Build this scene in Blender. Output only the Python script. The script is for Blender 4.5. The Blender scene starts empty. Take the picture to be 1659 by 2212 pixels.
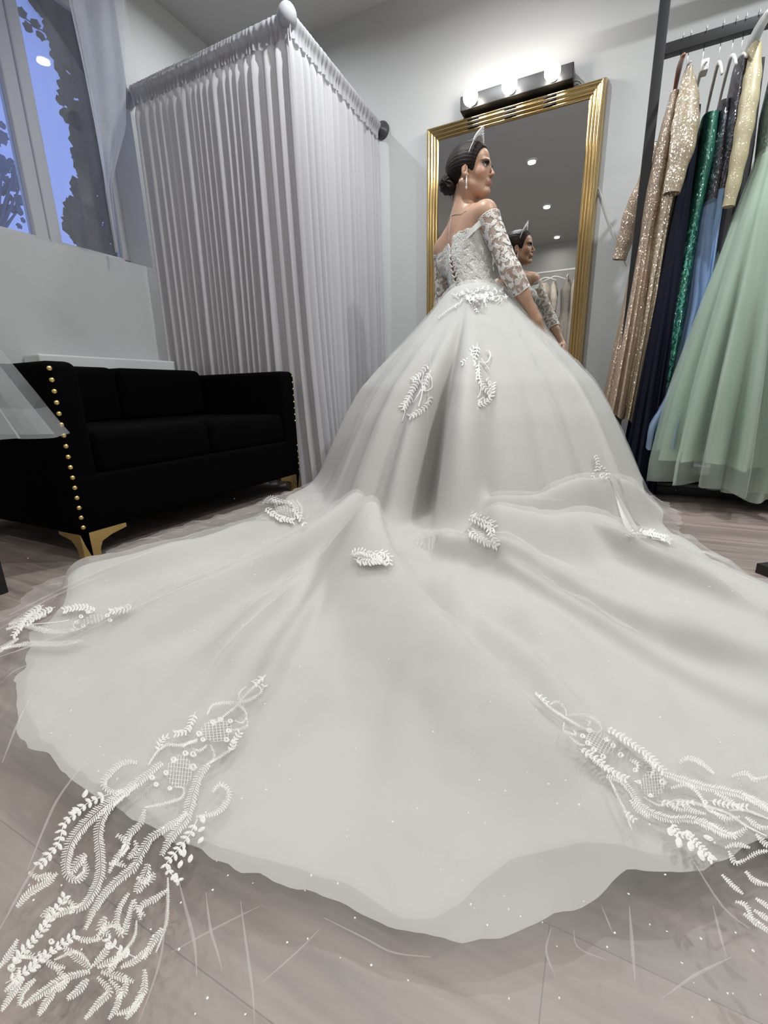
import bpy, math, random
import numpy as np
from mathutils import Vector, Matrix
random.seed(7); rng = np.random.RandomState(7)
sc = bpy.context.scene
COL = sc.collection

# ------------------------------------------------------------ camera
YAW, PITCH, ROLL, FPX = -0.45862492, 0.26721304, -0.0237497, 951.90
CAMZ = 0.56
cy_, sy_, cp_, sp_, cr_, sr_ = math.cos(YAW), math.sin(YAW), math.cos(PITCH), math.sin(PITCH), math.cos(ROLL), math.sin(ROLL)
FW = np.array([sy_*cp_, cy_*cp_, -sp_]); _rt = np.array([cy_, -sy_, 0.0]); _up = np.cross(_rt, FW)
RT = _rt*cr_ + _up*sr_; UP = -_rt*sr_ + _up*cr_
CAM = np.array([0, 0, CAMZ])
cam_d = bpy.data.cameras.new('camera'); cam = bpy.data.objects.new('camera', cam_d); COL.objects.link(cam)
cam_d.sensor_fit = 'HORIZONTAL'; cam_d.sensor_width = 36.0; cam_d.lens = FPX*36.0/1659.0
cam_d.clip_start = 0.02; cam_d.clip_end = 60
M = Matrix.Identity(4)
for i in range(3):
    M[i][0] = RT[i]; M[i][1] = UP[i]; M[i][2] = -FW[i]; M[i][3] = CAM[i]
cam.matrix_world = M
sc.camera = cam

# ------------------------------------------------------------ world, colour
sc.view_settings.view_transform = 'Standard'; sc.view_settings.look = 'None'
sc.view_settings.gamma = 1.0; sc.view_settings.use_curve_mapping = False
sc.view_settings.exposure = 0.74
sc.cycles.max_bounces = 6; sc.cycles.diffuse_bounces = 3; sc.cycles.glossy_bounces = 3
sc.cycles.transmission_bounces = 3; sc.cycles.transparent_max_bounces = 14
sc.cycles.use_adaptive_sampling = True; sc.cycles.adaptive_threshold = 0.07
sc.cycles.sample_clamp_indirect = 4.0; sc.cycles.caustics_reflective = False; sc.cycles.caustics_refractive = False
w = bpy.data.worlds.new('world'); sc.world = w; w.use_nodes = True
wn = w.node_tree.nodes; wl = w.node_tree.links
bg = wn['Background']; bg.inputs[1].default_value = 1.0
_tc = wn.new('ShaderNodeTexCoord'); _sx = wn.new('ShaderNodeSeparateXYZ'); _rp = wn.new('ShaderNodeValToRGB')
wl.new(_tc.outputs['Generated'], _sx.inputs[0]); wl.new(_sx.outputs[2], _rp.inputs[0]); wl.new(_rp.outputs[0], bg.inputs[0])
_rp.color_ramp.elements[0].position = 0.0; _rp.color_ramp.elements[0].color = (0.20, 0.27, 0.62, 1)
_rp.color_ramp.elements[1].position = 0.8; _rp.color_ramp.elements[1].color = (0.13, 0.22, 0.62, 1)

# lights: the ceiling downlights (their light; the fittings are built with the ceiling)
CEIL = 2.93
DOWN_W = 9.0
DOWN_E = {(-0.96, 1.97): 1.7, (0.75, 1.97): 1.8, (-2.1, 2.48): .55, (-0.96, 0.57): 0.42, (-0.96, -0.81): 0.8, (-0.96, -2.22): 0.10, (0.75, 0.57): 0.38, (2.0, 0.57): 1.0, (-2.25, -0.81): 0.7}
DOWN_XY = [(-0.96, 1.97), (-0.96, 0.57), (-0.96, -0.81), (-0.96, -2.22), (0.75, 1.97), (0.75, 0.57), (0.75, -0.81),
           (-2.25, -0.81), (2.0, 0.57), (-2.1, 2.48)]  # all but the three mirrored ones are unseen, placed to light the room
for (lx, ly) in DOWN_XY:
    ld = bpy.data.lights.new('downlight_light', 'AREA'); ld.shape = 'DISK'; ld.size = 0.075; ld.energy = DOWN_W*DOWN_E.get((lx, ly), 0.7)
    ld.color = (0.95, 0.985, 1.0) if ly > 1.5 else (1.0, 0.95, 0.89); ld.spread = math.radians(165)
    lo = bpy.data.objects.new('downlight_light', ld); lo.location = (lx, ly, CEIL-0.022); COL.objects.link(lo)

# ------------------------------------------------------------ geometry of sight: a pixel of the photograph to a point on a real plane
def ray(x, y):
    return (x-829.5)/FPX*RT - (y-1106)/FPX*UP + FW
def onz(x, y, z=0.0):
    d = ray(x, y); return CAM + (z-CAMZ)/d[2]*d
def ony(x, y, Y):
    d = ray(x, y); return CAM + Y/d[1]*d
def onx(x, y, X):
    d = ray(x, y); return CAM + X/d[0]*d

# ------------------------------------------------------------ helpers
def setp(o, label=None, cat=None, group=None, kind=None):
    if label: o['label'] = label
    if cat: o['category'] = cat
    if group: o['group'] = group
    if kind: o['kind'] = kind
    return o
def empty(name, loc=(0, 0, 0), label=None, cat=None, group=None):
    o = bpy.data.objects.new(name, None); o.location = loc; o.empty_display_size = 0.1; COL.objects.link(o)
    return setp(o, label, cat, group)
class MB:
    """collects geometry for one mesh"""
    def __init__(s): s.v = []; s.f = []; s.n = 0
    def add(s, V, F):
        V = np.asarray(V, float).reshape(-1, 3); s.v.append(V)
        s.f.extend([tuple(int(i)+s.n for i in f) for f in F]); s.n += len(V)
    def grid(s, P, cu=False, cv=False, flip=False):
        P = np.asarray(P, float); a, b = P.shape[:2]
        F = []
        for i in range(a if cu else a-1):
            i2 = (i+1) % a
            for j in range(b if cv else b-1):
                j2 = (j+1) % b
                q = (i*b+j, i2*b+j, i2*b+j2, i*b+j2)
                F.append(q[::-1] if flip else q)
        s.add(P.reshape(-1, 3), F)
    def box(s, x0, x1, y0, y1, z0, z1, bev=0.0):
        if bev <= 0:
            V = [(x0,y0,z0),(x1,y0,z0),(x1,y1,z0),(x0,y1,z0),(x0,y0,z1),(x1,y0,z1),(x1,y1,z1),(x0,y1,z1)]
            s.add(V, [(0,3,2,1),(4,5,6,7),(0,1,5,4),(1,2,6,5),(2,3,7,6),(3,0,4,7)])
            return
        c = np.array([(x0+x1)/2, (y0+y1)/2, (z0+z1)/2]); h = np.array([x1-x0, y1-y0, z1-z0])/2
        bev = min(bev, h.min()*0.95); K = 5
        # rounded box from a subdivided cube pushed to a superellipse-like shape
        import itertools
        lin = []
        for hh in h:
            t = [-hh] + [-hh+bev*(1-math.cos(k/K*math.pi/2)) for k in range(1, K+1)]
            t = t + [-a for a in t[::-1]]
            lin.append(np.array(t))
        def rnd(p):
            q = np.clip(p, -(h-bev), h-bev); d = p-q; L = np.linalg.norm(d)
            # map cube-corner offset to sphere
            m = np.abs(d).max()
            return q + (d/L*bev*1.0 if L > 1e-9 and m > 1e-9 else d)
        for ax in range(3):
            u, v = [a for a in range(3) if a != ax]
            for sg in (-1, 1):
                P = np.zeros((len(lin[u]), len(lin[v]), 3))
                for i, a in enumerate(lin[u]):
                    for j, b in enumerate(lin[v]):
                        p = np.zeros(3); p[ax] = sg*h[ax]; p[u] = a; p[v] = b
                        P[i, j] = c + rnd(p)
                s.grid(P, flip=(sg > 0) ^ (ax == 1) ^ True)
    def tube(s, pts, r, n=8, cap=True, closed=False):
        pts = np.asarray(pts, float); m = len(pts)
        r = np.full(m, r) if np.isscalar(r) else np.asarray(r, float)
        if closed: T = np.roll(pts, -1, 0)-np.roll(pts, 1, 0)
        else: T = np.gradient(pts, axis=0)
        T /= np.linalg.norm(T, axis=1)[:, None]+1e-12
        a = np.array([0, 0, 1.0]) if abs(T[0][2]) < 0.9 else np.array([1.0, 0, 0])
        N = np.cross(T[0], a); N /= np.linalg.norm(N)
        P = np.zeros((m, n, 3)); th = np.arange(n)/n*2*math.pi
        for i in range(m):
            N = N-T[i]*(N@T[i]); N /= np.linalg.norm(N)+1e-12; B = np.cross(T[i], N)
            P[i] = pts[i]+r[i]*(np.cos(th)[:, None]*N+np.sin(th)[:, None]*B)
        base = s.n; s.grid(P, cu=closed, cv=True)
        if cap and not closed:
            s.f.append(tuple(base+j for j in range(n))); s.f.append(tuple(base+(m-1)*n+j for j in range(n-1, -1, -1)))
    def sphere(s, c, r, nu=12, nv=8, R=None):
        r = np.array([r]*3) if np.isscalar(r) else np.array(r)
        ph = np.linspace(0, math.pi, nv+1)[:, None]; th = (np.arange(nu)/nu*2*math.pi)[None, :]
        P = np.stack([np.sin(ph)*np.cos(th)*r[0], np.sin(ph)*np.sin(th)*r[1], np.cos(ph)*np.ones_like(th)*r[2]], -1)
        if R is not None: P = P@np.asarray(R).T
        s.grid(P+np.array(c), cv=True)
    def lathe(s, c, prof, n=24, axis=2):
        P = np.zeros((len(prof), n, 3)); th = np.arange(n)/n*2*math.pi
        for i, (r, z) in enumerate(prof):
            q = [r*np.cos(th), r*np.sin(th), np.full(n, z)]
            P[i] = np.stack([q[(k-axis-1) % 3] if axis != 2 else q[k] for k in range(3)], -1)
        s.grid(P+np.array(c), cv=True)
    def prism(s, poly, d0, d1, axis):
        n = len(poly); V = []
        for d in (d0, d1):
            for (a, b) in poly:
                V.append({0: (d, a, b), 1: (a, d, b), 2: (a, b, d)}[axis])
        F = [tuple(range(n))[::-1], tuple(range(n, 2*n))] + [(i, (i+1) % n, n+(i+1) % n, n+i) for i in range(n)]
        s.add(V, F)
    def build(s, name, mat, parent=None, smooth=True, **kw):
        me = bpy.data.meshes.new(name)
        V = np.concatenate(s.v) if s.v else np.zeros((0, 3))
        me.from_pydata(V.tolist(), [], s.f); me.update()
        if smooth: me.polygons.foreach_set('use_smooth', [True]*len(me.polygons))
        me.materials.append(mat)
        o = bpy.data.objects.new(name, me); COL.objects.link(o)
        if parent is not None:
            o.parent = parent
            # meshes are given in world coordinates; parents are unrotated empties or meshes at a location
            loc = np.array([0.0, 0, 0]); p = parent
            while p is not None: loc += np.array(p.location); p = p.parent
            if np.abs(loc).sum() > 0: me.transform(Matrix.Translation(Vector(-loc)))
        setp(o, **kw)
        return o
def autosmooth(o, ang=35):
    me = o.data
    import bmesh
    bm = bmesh.new(); bm.from_mesh(me); bmesh.ops.recalc_face_normals(bm, faces=bm.faces)
    for e in bm.edges:
        if len(e.link_faces) == 2 and e.calc_face_angle(0) > math.radians(ang): e.smooth = False
    bm.to_mesh(me); bm.free(); return o

# smooth value noise in numpy
_perm = rng.randint(0, 1 << 30, 4096)
def vnoise(x, y, seed=0):
    x = np.asarray(x, float); y = np.asarray(y, float)
    xi = np.floor(x).astype(int); yi = np.floor(y).astype(int); fx = x-xi; fy = y-yi
    fx = fx*fx*fx*(fx*(fx*6-15)+10); fy = fy*fy*fy*(fy*(fy*6-15)+10)
    def h(a, b): return (_perm[(a*131+b*57+seed*977) & 4095] % 10007)/10007.0*2-1
    return (h(xi, yi)*(1-fx)+h(xi+1, yi)*fx)*(1-fy)+(h(xi, yi+1)*(1-fx)+h(xi+1, yi+1)*fx)*fy
def smoothstep(a, b, x):
    t = np.clip((np.asarray(x, float)-a)/(b-a), 0, 1); return t*t*(3-2*t)

# ------------------------------------------------------------ materials
def mat(name, color, rough=0.5, metal=0.0, **k):
    m = bpy.data.materials.new(name); m.use_nodes = True; nt = m.node_tree
    b = nt.nodes['Principled BSDF']; b.inputs['Base Color'].default_value = (*color, 1)
    b.inputs['Roughness'].default_value = rough; b.inputs['Metallic'].default_value = metal
    if 'sheen' in k: b.inputs['Sheen Weight'].default_value = k['sheen']
    if 'spec' in k: b.inputs['Specular IOR Level'].default_value = k['spec']
    if 'sss' in k:
        b.inputs['Subsurface Weight'].default_value = k['sss']; b.inputs['Subsurface Radius'].default_value = (0.01, 0.004, 0.002)
        b.inputs['Subsurface Scale'].default_value = 0.6
    if 'emit' in k:
        b.inputs['Emission Color'].default_value = (*k['emit'], 1); b.inputs['Emission Strength'].default_value = k.get('es', 1)
    if 'noise' in k or 'bump' in k:   # noise = (scale, amount of colour change); bump = (scale, strength)
        tc = nt.nodes.new('ShaderNodeTexCoord')
        if 'noise' in k:
            n = nt.nodes.new('ShaderNodeTexNoise'); n.inputs['Scale'].default_value = k['noise'][0]; n.inputs['Detail'].default_value = 4
            nt.links.new(tc.outputs['Object'], n.inputs['Vector'])
            mr = nt.nodes.new('ShaderNodeMapRange'); mr.inputs[3].default_value = 1-k['noise'][1]; mr.inputs[4].default_value = 1+k['noise'][1]
            nt.links.new(n.outputs[0], mr.inputs[0])
            mx = nt.nodes.new('ShaderNodeMix'); mx.data_type = 'RGBA'; mx.blend_type = 'MULTIPLY'; mx.inputs[0].default_value = 1
            mx.inputs[6].default_value = (*color, 1); nt.links.new(mr.outputs[0], mx.inputs[7]); nt.links.new(mx.outputs[2], b.inputs['Base Color'])
        if 'bump' in k:
            n2 = nt.nodes.new('ShaderNodeTexNoise'); n2.inputs['Scale'].default_value = k['bump'][0]; n2.inputs['Detail'].default_value = 3
            nt.links.new(tc.outputs['Object'], n2.inputs['Vector'])
            bp = nt.nodes.new('ShaderNodeBump'); bp.inputs['Strength'].default_value = k['bump'][1]; bp.inputs['Distance'].default_value = 0.01
            nt.links.new(n2.outputs[0], bp.inputs['Height']); nt.links.new(bp.outputs[0], b.inputs['Normal'])
    return m
def sheer(name, color, alpha, trans=0.4, scale=0, var=0.0, fib=None):
    """thin woven cloth: part of the light passes straight through, part is scattered on both sides"""
    m = bpy.data.materials.new(name); m.use_nodes = True; nt = m.node_tree; nt.nodes.clear()
    out = nt.nodes.new('ShaderNodeOutputMaterial'); tr = nt.nodes.new('ShaderNodeBsdfTransparent')
    df = nt.nodes.new('ShaderNodeBsdfDiffuse'); tl = nt.nodes.new('ShaderNodeBsdfTranslucent')
    df.inputs[0].default_value = (*color, 1); tl.inputs[0].default_value = (*color, 1)
    m1 = nt.nodes.new('ShaderNodeMixShader'); m1.inputs[0].default_value = trans
    nt.links.new(df.outputs[0], m1.inputs[1]); nt.links.new(tl.outputs[0], m1.inputs[2])
    m2 = nt.nodes.new('ShaderNodeMixShader'); m2.inputs[0].default_value = alpha
    nt.links.new(tr.outputs[0], m2.inputs[1]); nt.links.new(m1.outputs[0], m2.inputs[2])
    if var > 0:
        tc = nt.nodes.new('ShaderNodeTexCoord'); n = nt.nodes.new('ShaderNodeTexNoise'); n.inputs['Scale'].default_value = scale; n.inputs['Detail'].default_value = 5
        mp = nt.nodes.new('ShaderNodeMapping'); mp.inputs['Scale'].default_value = fib or (1, 1, 1)
        nt.links.new(tc.outputs['Object'], mp.inputs[0]); nt.links.new(mp.outputs[0], n.inputs['Vector'])
        mr = nt.nodes.new('ShaderNodeMapRange'); mr.inputs[1].default_value = 0.3; mr.inputs[2].default_value = 0.7
        mr.inputs[3].default_value = max(0, alpha-var); mr.inputs[4].default_value = min(1, alpha+var)
        nt.links.new(n.outputs[0], mr.inputs[0]); nt.links.new(mr.outputs[0], m2.inputs[0])
    nt.links.new(m2.outputs[0], out.inputs[0])
    return m
def sequin(name, color, glint, scale=220, amount=0.16):
    """cloth covered with small flat sequins: each cell tilts its own way and mirrors the lamps"""
    m = mat(name, color, 0.45); nt = m.node_tree; b = nt.nodes['Principled BSDF']
    tc = nt.nodes.new('ShaderNodeTexCoord'); v = nt.nodes.new('ShaderNodeTexVoronoi'); v.inputs['Scale'].default_value = scale
    nt.links.new(tc.outputs['Object'], v.inputs['Vector'])
    geo = nt.nodes.new('ShaderNodeNewGeometry')
    sub = nt.nodes.new('ShaderNodeVectorMath'); sub.operation = 'SUBTRACT'; sub.inputs[1].default_value = (0.5, 0.5, 0.5)
    nt.links.new(v.outputs['Color'], sub.inputs[0])
    scl = nt.nodes.new('ShaderNodeVectorMath'); scl.operation = 'SCALE'; scl.inputs[3].default_value = 1.1
    nt.links.new(sub.outputs[0], scl.inputs[0])
    ad = nt.nodes.new('ShaderNodeVectorMath'); ad.operation = 'ADD'; nt.links.new(geo.outputs['Normal'], ad.inputs[0]); nt.links.new(scl.outputs[0], ad.inputs[1])
    nm = nt.nodes.new('ShaderNodeVectorMath'); nm.operation = 'NORMALIZE'; nt.links.new(ad.outputs[0], nm.inputs[0])
    gl = nt.nodes.new('ShaderNodeBsdfGlossy'); gl.inputs[0].default_value = (*glint, 1); gl.inputs[1].default_value = 0.22
    nt.links.new(nm.outputs[0], gl.inputs['Normal'])
    mx = nt.nodes.new('ShaderNodeMixShader'); mx.inputs[0].default_value = amount
    nt.links.new(b.outputs[0], mx.inputs[1]); nt.links.new(gl.outputs[0], mx.inputs[2])
    nt.links.new(mx.outputs[0], nt.nodes['Material Output'].inputs[0])
    return m
MT = {}
MT['wall'] = mat('wall_paint', (0.58, 0.59, 0.59), 0.7, bump=(60, 0.05), noise=(1.3, 0.02))
MT['ceil'] = mat('ceiling_paint', (0.52, 0.515, 0.51), 0.8, noise=(1.0, 0.02))
MT['frame_white'] = mat('window_paint', (0.58, 0.59, 0.61), 0.45, noise=(3, 0.02))
MT['curtain'] = sheer('booth_curtain_cloth', (0.63, 0.62, 0.645), 0.985, 0.30)
MT['valance'] = sheer('booth_header_cloth', (0.56, 0.56, 0.59), 0.99, 0.25)
MT['voile'] = sheer('window_voile', (0.72, 0.74, 0.76), 0.24, 0.45, 3, 0.05, (1, 1, .2))
MT['voile2'] = sheer('window_voile_double', (0.78, 0.79, 0.81), 0.60, 0.45, 4, 0.06, (1, 1, .2))
MT['velvet'] = mat('black_velvet', (0.0016, 0.0016, 0.0018), 0.9, spec=0.04)
MT['gold'] = mat('brushed_gold', (0.78, 0.58, 0.24), 0.26, 1.0, bump=(40, 0.03))
MT['goldframe'] = mat('gilt_moulding', (0.62, 0.46, 0.22), 0.17, 1.0)
MT['black'] = mat('black_metal', (0.012, 0.012, 0.014), 0.45)
MT['lampblack'] = mat('lamp_housing', (0.02, 0.02, 0.022), 0.35)
MT['satin'] = mat('ivory_satin', (0.76, 0.755, 0.735), 0.6, spec=0.2)
MT['tulle'] = sheer('ivory_tulle', (0.84, 0.835, 0.82), 0.24, 0.35, 5, 0.05)
MT['tulle2'] = sheer('ivory_tulle_crease', (0.95, 0.93, 0.91), 0.30, 0.3)
MT['lace'] = mat('white_lace_thread', (0.93, 0.92, 0.89), 0.5, bump=(500, 0.4))
MT['lace_sheer'] = sheer('lace_ground_net', (0.88, 0.88, 0.88), 0.30, 0.2)
MT['bodice'] = mat('bodice_cloth', (0.74, 0.74, 0.70), 0.55, bump=(120, 0.5))
MT['crystal'] = mat('crystal', (0.97, 0.98, 1.0), 0.12, 0.25, spec=1.0)
MT['silver'] = mat('silver', (0.88, 0.88, 0.90), 0.25, 0.55)
MT['mirror'] = mat('mirror_silver', (0.90, 0.90, 0.89), 0.0, 1.0)
MT['bulb'] = mat('lit_bulb', (1, 1, 1), 0.3, emit=(1.0, 0.94, 0.86), es=27)
MT['downlight'] = mat('downlight_lens', (1, 1, 1), 0.3, emit=(1.0, 0.95, 0.88), es=14)
MT['white_plastic'] = mat('white_plastic', (0.82, 0.84, 0.84), 0.35)
MT['white_metal'] = mat('white_metal', (0.75, 0.74, 0.72), 0.35)
MT['wood_hanger'] = mat('hanger_wood', (0.30, 0.115, 0.06), 0.4, noise=(30, 0.15))
MT['leaf'] = mat('ivy_leaf', (0.035, 0.045, 0.05), 0.6, noise=(8, 0.3))
MT['far_leaf'] = mat('hazed_leaf', (0.10, 0.13, 0.19), 0.7)  # paler and bluer than foliage: distance haze mixed into the colour
MT['organza'] = sheer('ivory_organza', (0.78, 0.775, 0.75), 0.75, 0.25)
MT['cord'] = mat('white_cord', (0.7, 0.68, 0.65), 0.5)
MT['soft_white'] = mat('ledge_paint', (0.62, 0.66, 0.66), 0.5)
def wood_floor():
    m = mat('washed_oak_laminate', (0.3, 0.26, 0.23), 0.42); nt = m.node_tree; b = nt.nodes['Principled BSDF']; L = nt.links.new
    tc = nt.nodes.new('ShaderNodeTexCoord')
    br = nt.nodes.new('ShaderNodeTexBrick'); br.offset = 0.37; br.inputs['Scale'].default_value = 1.0
    br.inputs['Brick Width'].default_value = 1.25; br.inputs['Row Height'].default_value = 0.19; br.inputs['Mortar Size'].default_value = 0.0007
    br.inputs['Color1'].default_value = (0.37, 0.30, 0.27, 1); br.inputs['Color2'].default_value = (0.28, 0.235, 0.215, 1); br.inputs['Mortar'].default_value = (0.19, 0.16, 0.145, 1)
    L(tc.outputs['Object'], br.inputs['Vector'])
    mp = nt.nodes.new('ShaderNodeMapping'); mp.inputs['Scale'].default_value = (1.6, 22, 1); L(tc.outputs['Object'], mp.inputs[0])
    n = nt.nodes.new('ShaderNodeTexNoise'); n.inputs['Scale'].default_value = 1.6; n.inputs['Detail'].default_value = 7; n.inputs['Distortion'].default_value = 0.6; L(mp.outputs[0], n.inputs[0])
    mr = nt.nodes.new('ShaderNodeMapRange'); mr.inputs[1].default_value = 0.3; mr.inputs[2].default_value = 0.72; mr.inputs[3].default_value = 0.68; mr.inputs[4].default_value = 1.22; L(n.outputs[0], mr.inputs[0])
    mp2 = nt.nodes.new('ShaderNodeMapping'); mp2.inputs['Scale'].default_value = (1.2, 5, 1); L(tc.outputs['Object'], mp2.inputs[0])
    n2 = nt.nodes.new('ShaderNodeTexNoise'); n2.inputs['Scale'].default_value = 1.2; n2.inputs['Detail'].default_value = 3; L(mp2.outputs[0], n2.inputs[0])
    mr2 = nt.nodes.new('ShaderNodeMapRange'); mr2.inputs[1].default_value = 0.3; mr2.inputs[2].default_value = 0.7; mr2.inputs[3].default_value = 0.8; mr2.inputs[4].default_value = 1.2; L(n2.outputs[0], mr2.inputs[0])
    mm = nt.nodes.new('ShaderNodeMath'); mm.operation = 'MULTIPLY'; L(mr.outputs[0], mm.inputs[0]); L(mr2.outputs[0], mm.inputs[1])
    mx = nt.nodes.new('ShaderNodeMix'); mx.data_type = 'RGBA'; mx.blend_type = 'MULTIPLY'; mx.inputs[0].default_value = 1
    L(br.outputs[0], mx.inputs[6]); L(mm.outputs[0], mx.inputs[7]); L(mx.outputs[2], b.inputs['Base Color'])
    return m
MT['floor'] = wood_floor()

# ------------------------------------------------------------ the room shell
XL, XR, YF, YB = -2.75, 2.7, 3.2, -2.6
def struct(name, mb, m, parent=None, smooth=False, **k): return mb.build(name, m, parent, smooth=smooth, kind='structure', **k)
b = MB(); b.box(XL-0.3, XR+0.1, YB-0.1, YF+0.1, -0.06, 0); struct('floor', b, MT['floor'], label='washed grey-beige laminate plank floor under the train')
b = MB(); b.box(XL-0.3, XR+0.1, YB-0.1, YF+0.1, CEIL, CEIL+0.08); struct('ceiling', b, MT['ceil'], label='white painted ceiling with recessed downlights')
b = MB(); b.box(XL-0.3, XR+0.1, YF, YF+0.1, 0, CEIL); struct('wall_back', b, MT['wall'], label='white wall the gold mirror hangs on')
b = MB(); b.box(XL-0.3, XR+0.1, YB-0.1, YB, 0, CEIL); struct('wall_front', b, MT['wall'], label='plain wall behind the photographer, seen in the mirror')
b = MB(); b.box(XR, XR+0.1, YB, YF, 0, CEIL); struct('wall_right', b, MT['wall'], label='plain right-hand wall beyond the gown rack')
WY0, WY1, WZ0, WZ1 = 0.75, 2.233, 1.373, 2.78
b = MB(); t0 = XL-0.30
b.box(t0, XL, YB, YF, 0, WZ0); b.box(t0, XL, YB, YF, WZ1, CEIL); b.box(t0, XL, YB, WY0, WZ0, WZ1); b.box(t0, XL, WY1, YF, WZ0, WZ1)
struct('wall_left', b, MT['wall'], label='white wall with the deep window opening')
b = MB(); b.box(0.9, XR, YF-0.014, YF, 0, 0.08); b.box(-0.15, 0.9, YF-0.014, YF, 0, 0.08); struct('baseboard_back', b, MT['frame_white'], label='low white baseboard along the mirror wall')
# the ledge behind the sofa
b = MB(); b.box(-2.745, -2.60, 1.36, 2.19, 0.0, 0.785, 0.012); struct('trim_1', b, MT['soft_white'], smooth=True, label='long white ledge on the wall behind the black sofa')
# a downstand box where ceiling and window wall meet
wf = empty('window_1', (-2.98, 1.5, WZ0)); wf['kind'] = 'structure'; wf['label'] = 'tall white window with dusk sky and ivy outside'
b = MB(); fx0, fx1 = -3.02, -2.955
b.box(fx0, fx1, WY0, WY1, WZ0, WZ0+0.075, .006); b.box(fx0, fx1, WY0, WY1, WZ1-0.07, WZ1, .006)
b.box(fx0, fx1, WY1-0.045, WY1, WZ0, WZ1, .006); b.box(fx0, fx1, WY0, WY0+0.06, WZ0, WZ1, .006)
b.box(fx0, fx1+0.004, 1.665, 1.735, WZ0+.02, WZ1-.02, .008); b.box(fx0, fx1+0.012, 1.738, 1.80, WZ0+.02, WZ1-.02, .008)
struct('window_frame', b, MT['frame_white'], wf, smooth=True)
b = MB(); b.box(-2.99, -2.984, WY0+.06, 1.665, WZ0+.075, WZ1-.07); b.box(-2.99, -2.984, 1.80, WY1-.045, WZ0+.075, WZ1-.07)
glass = mat('window_glass', (1, 1, 1), 0.0); g = glass.node_tree; g.nodes.clear()
_o = g.nodes.new('ShaderNodeOutputMaterial'); _t = g.nodes.new('ShaderNodeBsdfTransparent'); _g = g.nodes.new('ShaderNodeBsdfGlossy'); _g.inputs[1].default_value = 0.0
_f = g.nodes.new('ShaderNodeFresnel'); _f.inputs[0].default_value = 1.45; _m = g.nodes.new('ShaderNodeMixShader')
g.links.new(_f.outputs[0], _m.inputs[0]); g.links.new(_t.outputs[0], _m.inputs[1]); g.links.new(_g.outputs[0], _m.inputs[2]); g.links.new(_m.outputs[0], _o.inputs[0])
struct('window_pane', b, glass, wf)

# downlight fittings
dl0 = None
DL_DESC = {(-0.96, 0.57): 'recessed ceiling downlight reflected highest in the mirror', (-0.96, -0.81): 'recessed ceiling downlight reflected second in the mirror',
           (-0.96, -2.22): 'recessed ceiling downlight reflected lowest, by the far wall'}
for (lx, ly) in DOWN_XY:
    if (lx, ly) not in DL_DESC and not (lx < 0 and ly > 1.5) and not lx > 1.5 and (lx, ly) != (0.75, 0.57): pass
    t = empty('ceiling_downlight', (lx, ly, CEIL), DL_DESC.get((lx, ly), 'unseen round ceiling downlight outside the mirror view, placed for its light'), 'ceiling light', 'recessed ceiling downlights')
    b = MB(); b.lathe((lx, ly, CEIL), [(0.055, -0.001), (0.055, -0.008), (0.042, -0.012), (0.040, -0.004)], 20); b.build('rim', MT['white_metal'], t)
    b = MB(); b.lathe((lx, ly, CEIL), [(0.040, -0.006), (0.02, -0.007), (0.0005, -0.0075)], 16); b.build('lens', MT['downlight'], t)

# ------------------------------------------------------------ outside the window: ivy and a tree
def leaf_poly(size, lobes=5):
    P = []
    for k in range(11):
        a = k/11*2*math.pi; r = size*(0.62+0.38*abs(math.cos(a*lobes/2)))
        P.append((r*math.cos(a), r*math.sin(a), 0.0))
    return np.array(P)
def add_leaf(b, c, size, tilt, spin):
    P = leaf_poly(size); P[:, 2] = 0.15*size*np.sin(P[:, 0]/size*2)
    R = np.array(Matrix.Rotation(spin, 3, 'Z')); R2 = np.array(Matrix.Rotation(tilt, 3, 'X')); R3 = np.array(Matrix.Rotation(math.pi/2, 3, 'Y'))
    P = P@R.T@R2.T@R3.T + np.array(c)
    n = len(P); top = P; bot = P+np.array([0.0015, 0, 0])
    b.add(np.concatenate([top, bot]), [tuple(range(n)), tuple(range(2*n-1, n-1, -1))] + [(i, n+i, n+(i+1) % n, (i+1) % n) for i in range(n)])
t = empty('climbing_ivy', (-3.35, 2.5, 0), 'dark ivy climbing up outside the window, on its right side', 'plant')
b = MB(); leafpts = [(75, 0), (88, 20), (102, 40), (100, 60), (112, 90), (118, 110), (128, 150), (137, 175), (130, 195), (130, 215), (143, 240), (148, 265), (155, 285), (165, 305), (160, 325), (168, 350), (172, 375), (163, 395), (160, 420), (148, 440), (143, 465), (142, 490), (160, 510), (175, 530)]
IX = -3.35
for (px, py) in leafpts:
    p = onx(px, py, IX)
    for k in range(3): add_leaf(b, p+np.array([rng.uniform(-.02, .02), rng.uniform(-.004, .03), rng.uniform(-.03, .03)]), rng.uniform(.026, .048), rng.uniform(-.5, .5), rng.uniform(0, 6))
for k in range(1500):
    py = rng.uniform(-140, 600); x0 = np.interp(py, [q[1] for q in leafpts], [q[0] for q in leafpts])
    p = onx(x0+8+rng.uniform(0, 1)**1.0*150, py, IX)
    add_leaf(b, p+np.array([rng.uniform(-.06, .05), 0, 0]), rng.uniform(.03, .055), rng.uniform(-.6, .6), rng.uniform(0, 6))
b.build('foliage', MT['leaf'], t, smooth=False)
b = MB()
b.tube([onx(px, py, IX) for px, py in ((100, 72), (85, 62), (68, 50), (50, 35), (40, 20))], .004, 5)
for px, py in ((88, 78), (60, 58), (47, 27), (77, 52)): add_leaf(b, onx(px, py, IX), .03, .2, px)
b.build('tendril', MT['leaf'], t, smooth=False)
b = MB()
for yy in (2.55, 2.66, 2.78, 2.92): b.tube([(IX+.08, yy+.03*math.sin(z*3), z) for z in np.linspace(0, 3.6, 20)], .03, 6)
b.build('stem', MT['leaf'], t)
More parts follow.
